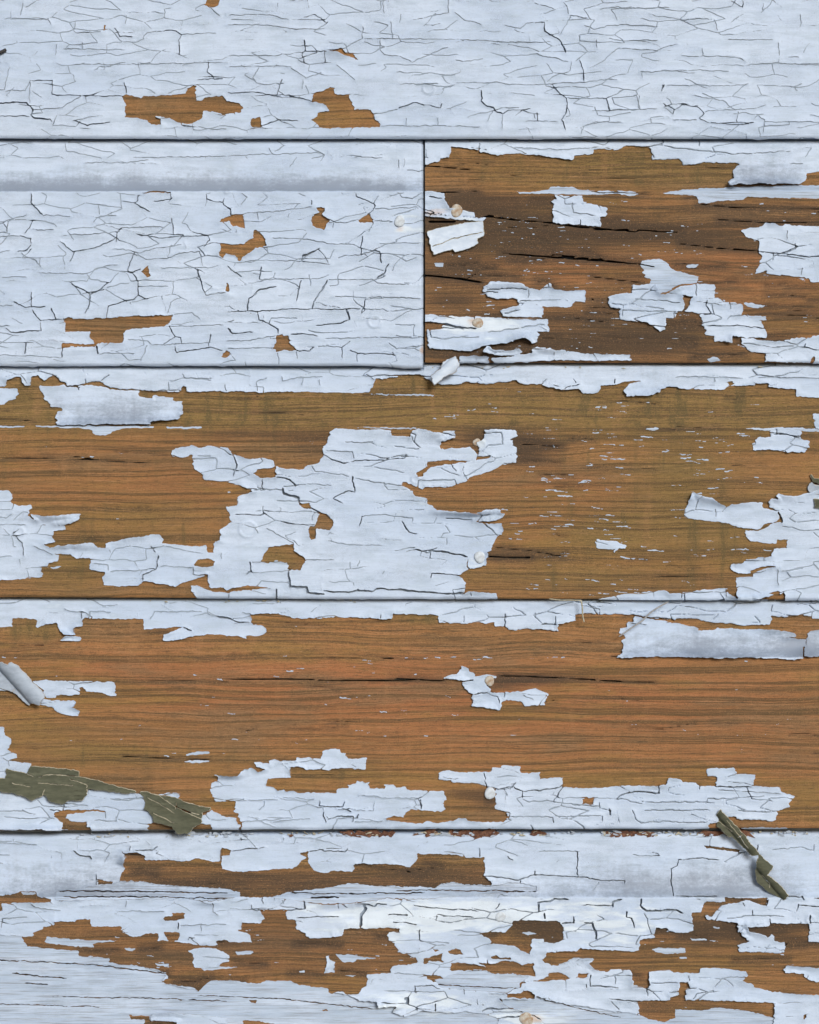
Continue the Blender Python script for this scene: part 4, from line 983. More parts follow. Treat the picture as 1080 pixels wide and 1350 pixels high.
OLIVE = [(700, 222, 160, 26, .5), (760, 760, 160, 20, .35), (200, 690, 60, 30, .3), (330, 1000, 100, 20, .35), (1000, 700, 80, 40, .3), (150, 900, 90, 12, .25), (890, 218, 110, 28, 1.1), (880, 290, 90, 14, .4), (300, 540, 420, 24, .8), (800, 535, 300, 30, .8), (900, 620, 60, 50, .5), (880, 690, 110, 50, .45), (790, 700, 50, 16, .6),
         (90, 740, 60, 40, .6), (365, 740, 30, 20, .7), (30, 525, 80, 25, .7), (50, 830, 60, 22, .8), (240, 820, 40, 12, .6), (560, 815, 50, 10, .9), (990, 815, 60, 12, .7), (60, 960, 120, 30, .45), (130, 1000, 130, 24, .5),
         (440, 1022, 90, 10, .6), (570, 1072, 60, 14, .6), (1060, 1050, 60, 30, .5), (600, 1135, 60, 14, .7), (790, 1030, 60, 12, .5), (30, 1065, 150, 12, .4), (950, 560, 150, 20, .5), (540, 505, 40, 12, .6), (690, 660, 60, 20, .3)]
DARK = [(600, 282, 46, 10, .5), (650, 300, 70, 8, .4), (660, 465, 110, 10, .5), (600, 395, 40, 8, .4), (760, 455, 120, 14, .35), (720, 300, 120, 10, .3), (640, 270, 120, 24, .55), (600, 300, 50, 22, .75), (620, 450, 80, 30, .5), (800, 300, 320, 30, .35), (840, 310, 120, 12, .4), (820, 440, 150, 34, .5), (600, 360, 60, 40, .35), (700, 330, 100, 20, .35),
        (330, 572, 170, 10, .5), (420, 590, 60, 26, .5), (660, 580, 70, 26, .75), (690, 595, 60, 22, .5), (690, 735, 70, 14, .55), (960, 568, 140, 6, .3), (690, 897, 75, 9, .75), (650, 905, 40, 16, .4), (540, 893, 40, 8, .4), (940, 895, 180, 4, .3), (620, 1048, 44, 9, .8), (640, 1062, 20, 14, .5),
        (350, 1165, 260, 16, .5), (600, 1160, 90, 14, .35), (720, 1220, 40, 16, .85), (700, 1215, 60, 10, .5), (400, 1240, 400, 40, .22), (900, 1225, 120, 16, .5), (900, 1330, 90, 14, .3), (260, 1300, 60, 10, .4), (1000, 1230, 60, 14, .5), (870, 450, 60, 20, .3), (150, 1185, 200, 5, .3)]
RED = [(760, 640, 90, 26, .5), (130, 660, 120, 26, .5), (840, 350, 160, 16, .5), (260, 930, 130, 14, .4), (430, 890, 260, 40, .75), (700, 940, 300, 60, .25), (120, 880, 160, 30, .5), (560, 950, 300, 60, .45), (980, 360, 90, 50, .55), (720, 370, 80, 40, .45), (200, 610, 180, 50, .4), (730, 660, 120, 60, .45), (1000, 950, 160, 80, .45), (860, 1010, 200, 20, .3), (780, 920, 200, 40, .35), (330, 1250, 140, 50, .25)]
WHITE = [(600, 312, 45, 32, 1.1), (630, 428, 62, 17, 1.1), (655, 1205, 120, 26, 1.0), (560, 1208, 100, 20, .6), (545, 1322, 80, 18, 1.0), (820, 1222, 70, 38, .65), (700, 1343, 60, 14, 1.1), (420, 1205, 60, 22, .5), (510, 1222, 60, 24, .7),
         (530, 300, 16, 18, .7), (633, 586, 14, 14, .6), (628, 738, 16, 14, .7), (800, 790, 40, 6, .4), (60, 1272, 60, 20, .35)]
RUST = [(527, 300, 9, 10, .7), (575, 281, 26, 8, .8), (626, 424, 14, 10, .8), (700, 1343, 22, 10, .9), (668, 1207, 10, 6, .5), (648, 900, 8, 8, .4), (557, 460, 5, 14, .8)]
DIRT_SHADE = [(20, 250, 130, 22, .95), (200, 250, 130, 20, .9), (360, 250, 120, 20, .9), (500, 250, 110, 20, .85), (1010, 238, 60, 26, .9), (155, 552, 95, 32, .85), (950, 858, 140, 30, .9), (1060, 856, 30, 30, .85), (90, 1172, 110, 36, .8), (230, 1140, 80, 30, .3), (830, 1172, 110, 30, .8), (980, 1172, 90, 34, .85), (650, 1176, 90, 14, .6), (700, 490, 240, 9, .3), (60, 678, 60, 10, .6), (105, 718, 44, 10, .5), (600, 672, 50, 8, .35), (300, 1185, 260, 12, .5), (150, 1310, 160, 30, .25)]  # ledge dirt, plus shade painted on cove bottoms, flaps and curls
# places where the film stands further off the wood: x, y, rx, ry, height
LIFT = [(545, 1322, 60, 12, 4), (620, 1206, 70, 10, 4), (500, 1325, 30, 10, 3), (455, 1212, 50, 14, 3), (560, 1215, 40, 10, 3), (820, 1215, 60, 20, 2.5), (880, 1300, 70, 16, 2.5), (700, 1320, 60, 12, 3), (1000, 243, 50, 8, 7), (968, 242, 10, 8, 5), (155, 558, 80, 8, 4), (200, 548, 60, 14, 3), (940, 866, 110, 7, 5), (830, 860, 20, 10, 3), (1065, 864, 20, 8, 4), (75, 684, 36, 8, 6), (100, 720, 34, 7, 4), (600, 676, 50, 6, 6), (640, 676, 30, 8, 4),
        (925, 657, 30, 8, 5), (960, 662, 30, 6, 3), (1050, 658, 40, 12, 3), (620, 303, 20, 10, 3), (690, 446, 20, 8, 8), (665, 458, 34, 8, 3), (565, 430, 14, 14, 2), (735, 378, 40, 6, 2), (660, 376, 34, 6, 3), (880, 382, 30, 10, 5), (965, 449, 12, 8, 5), (300, 1021, 26, 6, 5),
        (60, 1094, 40, 5, 5), (140, 1128, 24, 5, 5), (160, 1135, 10, 6, 6), (640, 462, 24, 10, 5), (720, 462, 20, 6, 4), (870, 795, 100, 5, 3), (980, 788, 60, 6, 3), (620, 780, 30, 8, 3), (275, 1190, 16, 6, 4), (30, 1090, 40, 6, 2), (625, 570, 30, 8, 2), (585, 576, 30, 6, 3), (850, 355, 30, 10, 2),
        (985, 1218, 40, 8, 2), (700, 1200, 40, 8, 2), (470, 1200, 30, 20, 2), (235, 838, 30, 8, 3), (80, 838, 12, 5, 3), (40, 500, 40, 8, 2), (750, 512, 60, 6, 1.5), (860, 520, 60, 8, 2), (105, 464, 22, 7, 2), (445, 72, 18, 10, 1.5), (1030, 380, 40, 8, 3), (1020, 600, 40, 6, 3), (815, 600, 20, 8, 1)]
BUMPS = [(494, 424, 8), (327, 698, 11), (26, 701, 6), (548, 632, 5), (565, 117, 7), (1068, 1212, 5), (633, 587, 7), (300, 252, 3)]


def hair(region, n, wmin=0.35, wmax=0.95):
    x0, x1, y0, y1 = region
    out = []
    for _ in range(n):
        x, y = random.uniform(x0, x1), random.uniform(y0, y1)
        pts = [(x, y)]
        if random.random() < 0.72:
            L = random.uniform(12, 62)
            sl = random.gauss(0, 0.10)
            while L > 0:
                st = random.uniform(5, 11)
                x += st
                y += sl * st + random.gauss(0, 0.9)
                L -= st
                pts.append((x, y))
            if random.random() < 0.6:
                pts.append((x + random.uniform(-2, 4), y + random.choice((-1, 1)) * random.uniform(4, 13)))
        else:
            L = random.uniform(7, 24)
            s = random.choice((-1, 1))
            while L > 0:
                st = random.uniform(3, 6)
                x += random.gauss(0, 1.6)
                y += s * st
                L -= st
                pts.append((x, y))
        out.append((random.uniform(wmin, wmax), np.array(pts)))
    return out


def network(g, sx, sy, seed, wlo, whi, mask, shut=0.36):
    """signed distance to the walls of a net of fine cracks (stretched cells with warped edges)"""
    X = g.X + 5.0 * fnoise(g.X / 24, g.Y / 16, seed, 3)
    Y = g.Y + 3.2 * fnoise(g.X / 20, g.Y / 14, seed + 7, 3)
    U, V = X / sx + 500.0, Y / sy + 500.0
    U = U + 0.5 * (np.floor(V).astype(int) % 2)
    iu, iv = np.floor(U).astype(int), np.floor(V).astype(int)
    f1 = np.full(U.shape, 9.0)
    f2 = np.full(U.shape, 9.0)
    p1x, p1y, p2x, p2y = (np.zeros(U.shape) for _ in range(4))
    U0 = X / sx + 500.0
    for du in (-2, -1, 0, 1, 2):
        for dv in (-1, 0, 1):
            a, b2 = iu + du, iv + dv
            px = a - 0.5 * (b2 % 2) + 0.10 + 0.80 * TAB[(a * 7 + seed) & 255, (b2 * 13) & 255]
            py = b2 + 0.10 + 0.80 * TAB[(b2 * 11 + seed) & 255, (a * 5) & 255]
            d = (U0 - px) ** 2 + (V - py) ** 2
            n1 = d < f1
            n2 = ~n1 & (d < f2)
            p2x = np.where(n1, p1x, np.where(n2, px, p2x))
            p2y = np.where(n1, p1y, np.where(n2, py, p2y))
            f2 = np.where(n1, f1, np.where(n2, d, f2))
            p1x, p1y, f1 = np.where(n1, px, p1x), np.where(n1, py, p1y), np.where(n1, d, f1)
    dist = (f2 - f1) / np.maximum(2 * np.hypot((p1x - p2x) / sx, (p1y - p2y) / sy), 1e-4)
    # each wall between two cells is open, half open or shut as a whole
    key1 = (np.round((p1x + p2x) * 37.0) + np.round((p1y + p2y) * 53.0)).astype(int)
    openness = TAB[key1 & 255, (key1 >> 3) & 255]
    dist = np.where(openness < shut, dist + 3.0, dist)
    w = np.minimum(wlo + (whi - wlo) * np.clip(0.5 + 1.1 * fnoise(g.X / 55, g.Y / 30, seed + 3, 3), 0, 1), 1.36 * g.s if g.s < 1.5 else 9.0)
    return np.minimum(dist - 0.5 * w + (1 - mask) * 9.0, 9.0).astype(np.float32)


NET = {1: (46, 14, -0.3, 2.4), 2: (48, 17, -0.5, 2.4), 3: (50, 16, -1.2, 2.4), 4: (50, 15, -1.0, 2.5), 5: (50, 15, -1.0, 2.5), 6: (50, 15, -1.2, 2.5)}


def dashes(F, g, region, n, lmin=4, lmax=16, r0=0.28, r1=0.62, tilt=0.07):
    x0, x1, y0, y1 = region
    for _ in range(n):
        x, y = random.uniform(x0, x1), random.uniform(y0, y1)
        if vnoise(np.array([x / 45.0]), np.array([y / 16.0]), 171)[0] < 0.42:
            continue
        L = lmin + (lmax - lmin) * random.random() ** 1.8
        k = random.gauss(0.03, tilt)
        r = random.uniform(r0, r1)
        v = g.win(x, x + L, y - 4, y + 4, 4)
        if v is None:
            continue
        d, t = segdist(g, v, x, y, x + L, y + k * L)
        F[v] = np.maximum(F[v], r * (0.65 + 0.7 * vnoise(g.X[v] / 3.2, g.Y[v] / 3.2, 177)) - d)


SFS = {1: 0.85, 2: 0.85, 4: 1.0, 5: 1.0, 6: 1.0}   # sampling of the paint film
SWD = 2.0             # sampling of the boards
PLANKS = [
    # key, x0, x1, seam above, seam below, painted by default
    (1, -M, 1080 + M, 0, 1, True),
    (2, -M, 557.6, 1, 2, True),
    (3, 560.6, 1080 + M, 1, 2, False),
    (4, -M, 1080 + M, 2, 3, False),
    (5, -M, 1080 + M, 3, 4, False),
    (6, -M, 1080 + M, 4, 5, True),
]
HAIR = {1: [((-M, 1124, -48, 180), 330)], 2: [((-M, 556, 186, 480), 300)], 3: [((565, 1124, 184, 205), 14), ((780, 1124, 290, 480), 50), ((560, 740, 290, 480), 24)],
        4: [((-M, 1124, 487, 520), 60), ((230, 720, 560, 788), 150), ((-M, 90, 630, 788), 26), ((110, 300, 700, 780), 24), ((900, 1124, 650, 788), 50)],
        5: [((-M, 1124, 792, 835), 90), ((820, 1124, 825, 865), 30), ((-M, 330, 1020, 1094), 40), ((260, 620, 1000, 1094), 70), ((600, 1080, 1010, 1094), 90)],
        6: [((-M, 1124, 1100, 1180), 120), ((-M, 1124, 1180, 1260), 150), ((480, 1124, 1260, 1360), 110)]}
DASH = {3: [((565, 1100, 262, 474), 220, 3, 13), ((570, 900, 300, 470), 130, 2, 8), ((600, 760, 286, 300), 20, 4, 14)],
        4: [((660, 1010, 570, 786), 230, 5, 20), ((700, 960, 560, 700), 90, 5, 18), ((560, 840, 500, 552), 34, 4, 14), ((10, 640, 575, 700), 26, 3, 10), ((780, 1000, 505, 550), 10, 3, 10)],
        5: [((250, 580, 862, 985), 46, 3, 14), ((0, 1080, 868, 1000), 40, 2, 9), ((520, 760, 866, 869.5), 16, 4, 12), ((0, 300, 866, 869), 8, 3, 8), ((920, 1010, 955, 1000), 40, .3, 1.2), ((330, 560, 780, 830), 5, 3, 8)],
        6: [((60, 330, 1215, 1290), 40, 2, 9), ((300, 560, 1210, 1300), 60, 2, 10), ((780, 1080, 1220, 1330), 34, 2, 10), ((690, 740, 1215, 1240), 6, 2, 7)]}

plank_objs = {}
n_tri = 0
for key, px0, px1, kt, kb, painted in PLANKS:
    SF = SFS.get(key, 1.1)
    xs = np.array([px0, 300.0, 700.0, px1])
    yt0 = float(seam(kt, np.clip(xs, px0, px1)).min())
    yb1 = float(seam(kb, np.clip(xs, px0, px1)).max())
    if key == 2:
        yb1 += 4
    # ---- the board itself
    g = Grid(px0 - 2, px1 + 2, yt0 - 7, yb1 + 4, SWD, 0.0)
    yt, yb = seam(kt, g.X), seam(kb, g.X)
    rect = np.minimum(np.minimum(g.X - px0, px1 - g.X), np.minimum(g.Y - (yt - 6), yb - 1.0 - g.Y)).astype(np.float32)
    S = g.const(50.0)
    for w, s in SPLIT.get(str(key), []):
        carve(g, S, P(s), w * 1.25, True, 6)
    hairs = [h for reg, n in HAIR[key] for h in hair(reg, int(n * 0.06))]
    CW = g.const(30.0)
    for w, s in CR[str(key)]:
        if w >= 1.5:
            carve(g, CW, P(s), w + 0.3, False, 6)
    grain = 0.42 * fnoise(g.X / 130, g.Y / 4.0, 50 + key, 2) + 0.35 * fnoise(g.X / 60, g.Y / 9, 60 + key, 2)
    for _ in range({3: 80, 6: 60, 4: 34, 5: 34}.get(key, 0)):     # short drying checks
        x, y = random.uniform(px0, px1), random.uniform(yt0 + 8, yb1 - 8)
        Lc = random.uniform(14, 90)
        carve(g, S, np.array([(x, y), (x + Lc * .5, y + random.gauss(0, 1.5)), (x + Lc, y + random.gauss(1, 3))]), random.uniform(0.4, 1.25), True, 6)
    fw = g.const(8.0 if painted else -8.0)
    for op, s in OPS[str(key)]:
        if op[1] == 'F':
            add_poly(g, fw, s, op[0] == '+')
    CW = np.where(fw > 0.5, CW, 30.0)
    prim = np.clip((fw - 0.9) / 1.2, 0, 1)
    grain = grain * (1 - 0.75 * prim) + 0.55 * prim - 5.0 * np.exp(-(np.clip(CW, 0, 9) / 1.5) ** 2)      # the paint has split over checks in the wood
    Zw = profile(key, g.X, g.Y, kt, kb) + grain - 0.8 * np.exp(-np.clip(S, 0, 20) / 2.0)
    ol, dk, rd = blobs(g.X, g.Y, OLIVE), blobs(g.X, g.Y, DARK), blobs(g.X, g.Y, RED)
    dk = dk + 0.5 * np.exp(-np.clip(S, 0, 30) / 5.0) * (S < 25)
    dk = dk + {3: 0.36, 6: 0.40, 4: 0.08, 5: 0.03}.get(key, 0) * (np.clip((g.Y - 250) / 10.0, 0, 1) if key == 3 else 1.0)
    ol = ol + {4: 0.30, 3: 0.08, 2: 0.2, 1: 0.25}.get(key, 0)
    F = np.minimum(rect, S)
    lab, nl = label(F > 0)
    parts = region_meshes(g, F, Zw, [np.clip(ol, 0, 1.3), np.clip(dk, 0, 1.3), np.clip(rd, 0, 1.2), prim], 24.0, lab, np.zeros(nl, int))
    me = make_mesh('plank', *parts[0][:5], parts[0][5], np.zeros(len(parts[0][6])), parts[0][7])
    plank = link('plank', me, MAT_WOOD, wall)
    plank_objs[key] = plank
    n_tri += len(parts[0][1]) * 2 + len(parts[0][2])

    # ---- the paint on it
    g = Grid(px0 - 2, px1 + 2, yt0 - 7, yb1 + 6, SF, 1.0)
    yt, yb = seam(kt, g.X), seam(kb, g.X)
    drip = 0.9 * fnoise(g.X / 60, g.X * 0, 73 + key, 3) + 1.3 * np.clip(fnoise(g.X / 16, g.X * 0, 71 + key, 2) - 0.25, 0, 1) * 3
    rect = np.minimum(np.minimum(g.X - px0, px1 + 0.6 - g.X), np.minimum(g.Y - (yt - 6), yb + drip - g.Y)).astype(np.float32)
    FF = g.const(8.0 if painted else -8.0)
    FW = g.const(-8.0)
    for op, s in OPS[str(key)]:
        add_poly(g, FF if op[1] == 'F' else FW, s, op[0] == '+')
    C = g.const(30.0)
    for w, s in CR[str(key)]:
        carve(g, C, P(s), max(w * (0.80 if w < 2 else 0.95), 1.30 * SF))
    for w, pts in hairs:
        carve(g, C, pts, w, True, 6)
    for (reg, n, l0, l1) in DASH.get(key, []):
        dashes(FW, g, reg, n, l0, l1)
    NW = network(g, *NET[key][:2], 11 + key, NET[key][2], NET[key][3], 1.0)
    if key > 1:                     # the hollow at the head of a board has kept a smoother coat
        NW = NW + 4.0 * np.clip((ARRIS[key] + 1 - g.Y) / 3.0, 0, 1) * np.clip((g.Y - ARRIS[key] + 46) / 10.0, 0, 1)
    CT = C
    C = np.minimum(C, NW)
    flap = np.clip(blobs(g.X, g.Y, [(155, 535, 95, 26, 1.6), (945, 843, 135, 26, 1.6), (1060, 846, 26, 30, 1.4), (1008, 225, 56, 18, 1.4), (70, 682, 46, 12, 1.4), (106, 720, 40, 10, 1.2), (60, 1150, 100, 26, 1.0)]), 0, 1)
    C = np.where(flap > 0.6, C + 6.0 * (flap - 0.6) * (C < 8), C)
    FP = np.minimum(FF, rect)
    dP = edt(FF > 0, 14) * SF
    F = np.minimum(FP, C)
    # height of the film
    A = np.clip(0.8 + 6.0 * fnoise(g.X / 34, g.Y / 20, 81, 2), 0.05, 5.0)
    L = blobs(g.X, g.Y, LIFT) * (0.35 + 1.3 * np.exp(-(dP / 6.5) ** 1.4))
    lift = A * np.exp(-(dP / 5.0) ** 1.2)
    lift = lift + (0.15 + 0.85 * vnoise(g.X / 22, g.Y / 14, 91)) * (1.0 * np.exp(-np.clip(CT, 0, 30) / 4.2) + 0.30 * np.exp(-np.clip(C, 0, 30) / 3.2))
    base = profile(key, g.X, g.Y, kt, kb)
    ripple = 0.22 * fnoise(g.X / 28, g.Y / 5, 95, 2) + 0.35 * fnoise(g.X / 50, g.Y / 24, 97, 2)
    lab, nl = label(F > 0)
    # every chip sits at its own slight angle
    okm = lab >= 0
    cnt = np.bincount(lab[okm], minlength=nl).astype(float)
    mx = np.bincount(lab[okm], g.X[okm], nl) / np.maximum(cnt, 1)
    my = np.bincount(lab[okm], g.Y[okm], nl) / np.maximum(cnt, 1)
    size = np.sqrt(cnt) * SF + 2
    tx, ty, tz = rng.normal(0, .7, nl) / size, rng.normal(0, .9, nl) / size, rng.random(nl) * 0.5
    lz = np.where(okm, np.clip(tx[lab] * (g.X - mx[lab]) + ty[lab] * (g.Y - my[lab]), -0.7, 1.2) + tz[lab], 0)
    Z = base + np.maximum(1.15 + lift + L + ripple + lz, 1.0)
    for (bx, by, r) in BUMPS:
        rr = np.hypot(g.X - bx, (g.Y - by) * 1.1)
        Z = Z + 1.0 * np.exp(-((rr - r) / 2.0) ** 2) + 0.6 * np.exp(-(rr / r) ** 2)
    wh, ru, di_shade = blobs(g.X, g.Y, WHITE), blobs(g.X, g.Y, RUST), blobs(g.X, g.Y, DIRT_SHADE)
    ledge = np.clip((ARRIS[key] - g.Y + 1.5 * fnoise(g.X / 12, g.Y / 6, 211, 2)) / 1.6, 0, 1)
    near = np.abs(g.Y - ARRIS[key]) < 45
    di_shade = np.where(near, di_shade * ledge, di_shade)  # dirt and painted shade both stop at the arris
    tints = [np.clip(wh, 0, 1.2), np.clip(ru, 0, 1.2), np.clip(di_shade, 0, 1.2)]
    area = cnt * SF * SF
    order = np.argsort(-area)
    groups = np.full(nl, 999, int)
    lim = 0
    for r in order[:280]:
        if area[r] >= 70:
            groups[r] = lim
            lim += 1
    names = {}
    for (fx, fy) in [(150, 540), (950, 846), (1068, 845), (60, 680), (20, 1090)]:
        i, j = int((fx - g.x0) / SF), int((fy - g.y0) / SF)
        if 0 <= j < g.ny and 0 <= i < g.nx and lab[j, i] >= 0 and area[lab[j, i]] < 16000:
            names[int(groups[lab[j, i]])] = 'paint_flap'
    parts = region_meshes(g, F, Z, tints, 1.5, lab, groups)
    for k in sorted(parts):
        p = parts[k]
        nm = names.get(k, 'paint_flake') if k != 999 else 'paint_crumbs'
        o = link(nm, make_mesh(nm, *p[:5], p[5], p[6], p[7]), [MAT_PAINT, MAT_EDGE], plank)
        if k == 999:
            o['kind'] = 'stuff'
        if nm == 'paint_flap':
            o['label'] = 'greyer flap of paint coming loose'
        n_tri += len(p[1]) * 2 + len(p[2])
    # ---- thin worn paint and specks left in the grain
    sp = g.const(50.0)
    for w, s in SPLIT.get(str(key), []):
        carve(g, sp, P(s), w, True, 6)
    gr = fnoise(g.X / 60, g.Y / 2.6, 111, 2)
    FWW = np.minimum(np.minimum(FW - np.clip(gr * 3.0 - 0.9, 0, 3) * (FW < 7), rect), sp)
    FWW = np.minimum(FWW, 3.2 - np.maximum(FF, -9) if True else FWW)
    if (FWW > 0).any():
        grain = 0.42 * fnoise(g.X / 130, g.Y / 4.0, 50 + key, 2) + 0.35 * fnoise(g.X / 60, g.Y / 9, 60 + key, 2)
        Zs = base + grain + 0.45 + 0.12 * gr
        lab, nl = label(FWW > 0)
        cnt = np.bincount(lab[lab >= 0], minlength=nl) * SF * SF
        groups = np.full(nl, 999, int)
        lim = 0
        for r in np.argsort(-cnt)[:120]:
            if cnt[r] >= 110:
                groups[r] = lim
                lim += 1
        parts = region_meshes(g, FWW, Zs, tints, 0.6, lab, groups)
        for k in sorted(parts):
            p = parts[k]
            nm = 'paint_residue' if k != 999 else 'paint_specks'
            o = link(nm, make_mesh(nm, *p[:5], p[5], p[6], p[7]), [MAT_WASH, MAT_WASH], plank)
            if k == 999:
                o['kind'] = 'stuff'
            n_tri += len(p[1]) * 2 + len(p[2])
print('triangles so far', n_tri)

plank_objs[1]['label'] = 'top plank, almost wholly painted, with a fine net of cracks'
plank_objs[2]['label'] = 'left plank of the second course, painted, with wide crackle and small bare spots'
plank_objs[3]['label'] = 'right plank of the second course, mostly bare dark brown wood'
plank_objs[4]['label'] = 'third plank down, bare brown wood with a large painted patch in its middle'
plank_objs[5]['label'] = 'fourth plank down, bare reddish brown wood with paint along its lower edge'
plank_objs[6]['label'] = 'bottom plank, worn pale blue paint broken by strips of brown wood'


# ---- boards and sheathing beyond the surveyed part
def coarse_plank(x0, x1, yt, ya, yb):
    ys = [yt - 6, yt + 0.5, yt + 2, yt + 5]
    ys += list(np.linspace(yt + 10, ya, 14)) + [ya + 2, (ya + yb) / 2, yb - 4.5, yb - 3, yb - 1.5, yb]
    zs = []
    for y in ys:
        t = min(max((y - yt) / (ya - yt), 0), 1)
        z = -DC * (1 - t ** 6.5) - 11 * math.exp(-min(max(y - yt + .5, -1), 60) / 1.7)
        q = min(max(1 - (yb - y) / 4.5, 0), 1)
        zs.append(z - 3.2 * q * q + 1.5)
    ys.append(yb)
    zs.append(-26.0)
    n = len(ys)
    co = to_world(np.array([x0] * n + [x1] * n), np.array(ys * 2), np.array(zs * 2))
    f = [(k, k + 1, n + k + 1, n + k) for k in range(n - 1)]
    me = bpy.data.meshes.new('plank')
    me.from_pydata([tuple(c) for c in co], [], f)
    for p in me.polygons:
        p.use_smooth = True
    me.update()
    link('plank', me, MAT_PLAIN, wall)


for (a, b, c) in [(-50, 8, 182.5), (182.5, 252, 481), (481, 563, 790), (790, 868, 1095), (1095, 1184, 1396)]:
    coarse_plank(-1500, -M - 2.5, a, b, c)
    coarse_plank(1080 + M + 2.5, 2600, a, b, c)
for k in range(3):
    coarse_plank(-1500, 2600, -50 - 305 * (k + 1), -50 - 305 * (k + 1) + 72, -50 - 305 * k)
    coarse_plank(-1500, 2600, 1396 + 305 * k, 1396 + 305 * k + 72, 1396 + 305 * (k + 1))
box_bm('sheathing', (-1500 - CX) * K, (2600 - CX) * K, 27 * K, 60 * K, 0.0, Z0 + 0.85, MAT_WOOD, wall)


# ---- added eave, out of view, blocks the upper sky: soffit boards and a fascia
for k in range(5):
    box_bm('added_soffit_board', (-1500 - CX) * K, (2600 - CX) * K, -0.12 * (k + 1) + 0.003, -0.12 * k - 0.003, Z0 + 0.80, Z0 + 0.82, MAT_PLAIN, wall)
box_bm('added_fascia_board', (-1500 - CX) * K, (2600 - CX) * K, -0.63, -0.604, Z0 + 0.76, Z0 + 0.92, MAT_PLAIN, wall)
box_bm('added_roof_deck', (-1500 - CX) * K, (2600 - CX) * K, -0.66, 0.06, Z0 + 0.922, Z0 + 0.95, MAT_WOOD, wall)

# ------------------------------------------------------------------ nails
def nail(x, y, r, z, mat, plank, h=1.6, lab=None):
    nseg = 22
    rings = [(1.0, -2.0), (1.0, 0.25 * h), (0.9, 0.72 * h), (0.62, 0.95 * h), (0.3, 1.0 * h)]
    v, f = [], []
    for (q, dz) in rings:
        for k in range(nseg):
            a = 2 * math.pi * k / nseg
            rr = r * q * (1 + 0.07 * math.sin(2 * a + x) + 0.04 * math.sin(3 * a + y))
            v.append((rr * math.cos(a) * K, -dz * K, rr * math.sin(a) * K))
    v.append((0, -0.97 * h * K, 0))
    for j in range(len(rings) - 1):
        for k in range(nseg):
            k2 = (k + 1) % nseg
            f.append((j * nseg + k, j * nseg + k2, (j + 1) * nseg + k2, (j + 1) * nseg + k))
    j = (len(rings) - 1) * nseg
    for k in range(nseg):
        f.append((j + k, j + (k + 1) % nseg, len(v) - 1))
    me = bpy.data.meshes.new('nail')
    me.from_pydata(v, [], f)
    for p in me.polygons:
        p.use_smooth = True
    me.update()
    o = link('nail', me, mat, plank)
    o.location = to_world(np.array([x]), np.array([y]), np.array([z]))[0]
    if lab:
        o['label'] = lab


nail(527, 292, 7.3, 2.8, MAT_NAIL_WHITE, plank_objs[2], lab='painted nail head with a rust stain')
nail(602, 278, 8.2, 2.4, MAT_NAIL_RUST, plank_objs[3], lab='cream nail head with rusty rim')
nail(630, 426, 7.0, 1.6, MAT_NAIL_RUST, plank_objs[3], 1.8)
nail(626.5, 402.0 + 0, 0.01, -30, MAT_NAIL_RUST, plank_objs[3]) if False else None
nail(628.5, 583.0, 5.0, 0.4, MAT_NAIL_RUST, plank_objs[4], 1.2)
nail(632.5, 734.5, 7.6, 2.6, MAT_NAIL_WHITE, plank_objs[4])
nail(645.5, 897.5, 6.6, 2.4, MAT_NAIL_RUST, plank_objs[5])
nail(646, 1045.5, 7.6, 2.6, MAT_NAIL_WHITE, plank_objs[5])
nail(660, 1208, 7.0, 2.4, MAT_NAIL_WHITE, plank_objs[6])
nail(694, 1343, 9.0, 2.2, MAT_NAIL_RUST, plank_objs[6])

# ------------------------------------------------------------------ loose things hanging on the wall


def sheet(name, outline, zfun, mats, label, cat, group=None, cracks=(), thick=1.3, warp=0.7):
    pts = P(outline, True) if isinstance(outline, str) else outline
    g = Grid(pts[:, 0].min() - 4, pts[:, 0].max() + 4, pts[:, 1].min() - 4, pts[:, 1].max() + 4, 0.9, warp)
    F = g.const(-8.0)
    add_poly(g, F, pts, True)
    C = g.const(30.0)
    for w, s in cracks:
        carve(g, C, P(s), w, True, 6)
    F = np.minimum(F, C)
    d = edt(F > 0, 10) * 0.9
    Z = zfun(g.X, g.Y, d) + 0.3 * fnoise(g.X / 12, g.Y / 8, 131, 2)
    lab, nl = label_fn(F > 0)
    groups = np.zeros(nl, int)
    cnt = np.bincount(lab[lab >= 0], minlength=nl)
    groups[cnt < 6] = -1
    z = g.const(0.0)
    p = region_meshes(g, F, Z, [z, z, z], thick, lab, groups, 0.75)[0]
    co = p[0]
    org = np.array([co[:, 0].mean(), co[:, 1].max(), co[:, 2].min()])
    me = make_mesh(name, co - org, *p[1:5], p[5], p[6], p[7])
    o = link(name, me, mats)
    o.location = org
    o['label'] = label
    o['category'] = cat
    if group:
        o['group'] = group
    return o


label_fn = label
FL = 'loose paint flakes'


def roll(ax, ay, bx, by, r, z0, sag=0.0, tw=0.0):
    """height of a half tube round the axis a-b"""
    L = math.hypot(bx - ax, by - ay)
    ux, uy = (bx - ax) / L, (by - ay) / L

    def f(X, Y, d):
        s = ((X - ax) * ux + (Y - ay) * uy) / L
        v = -(X - ax) * uy + (Y - ay) * ux + tw * (s - .5)
        return z0 + np.sqrt(np.clip(r * r - v * v, 0.3, None)) * 0.8 + sag * s
    return f


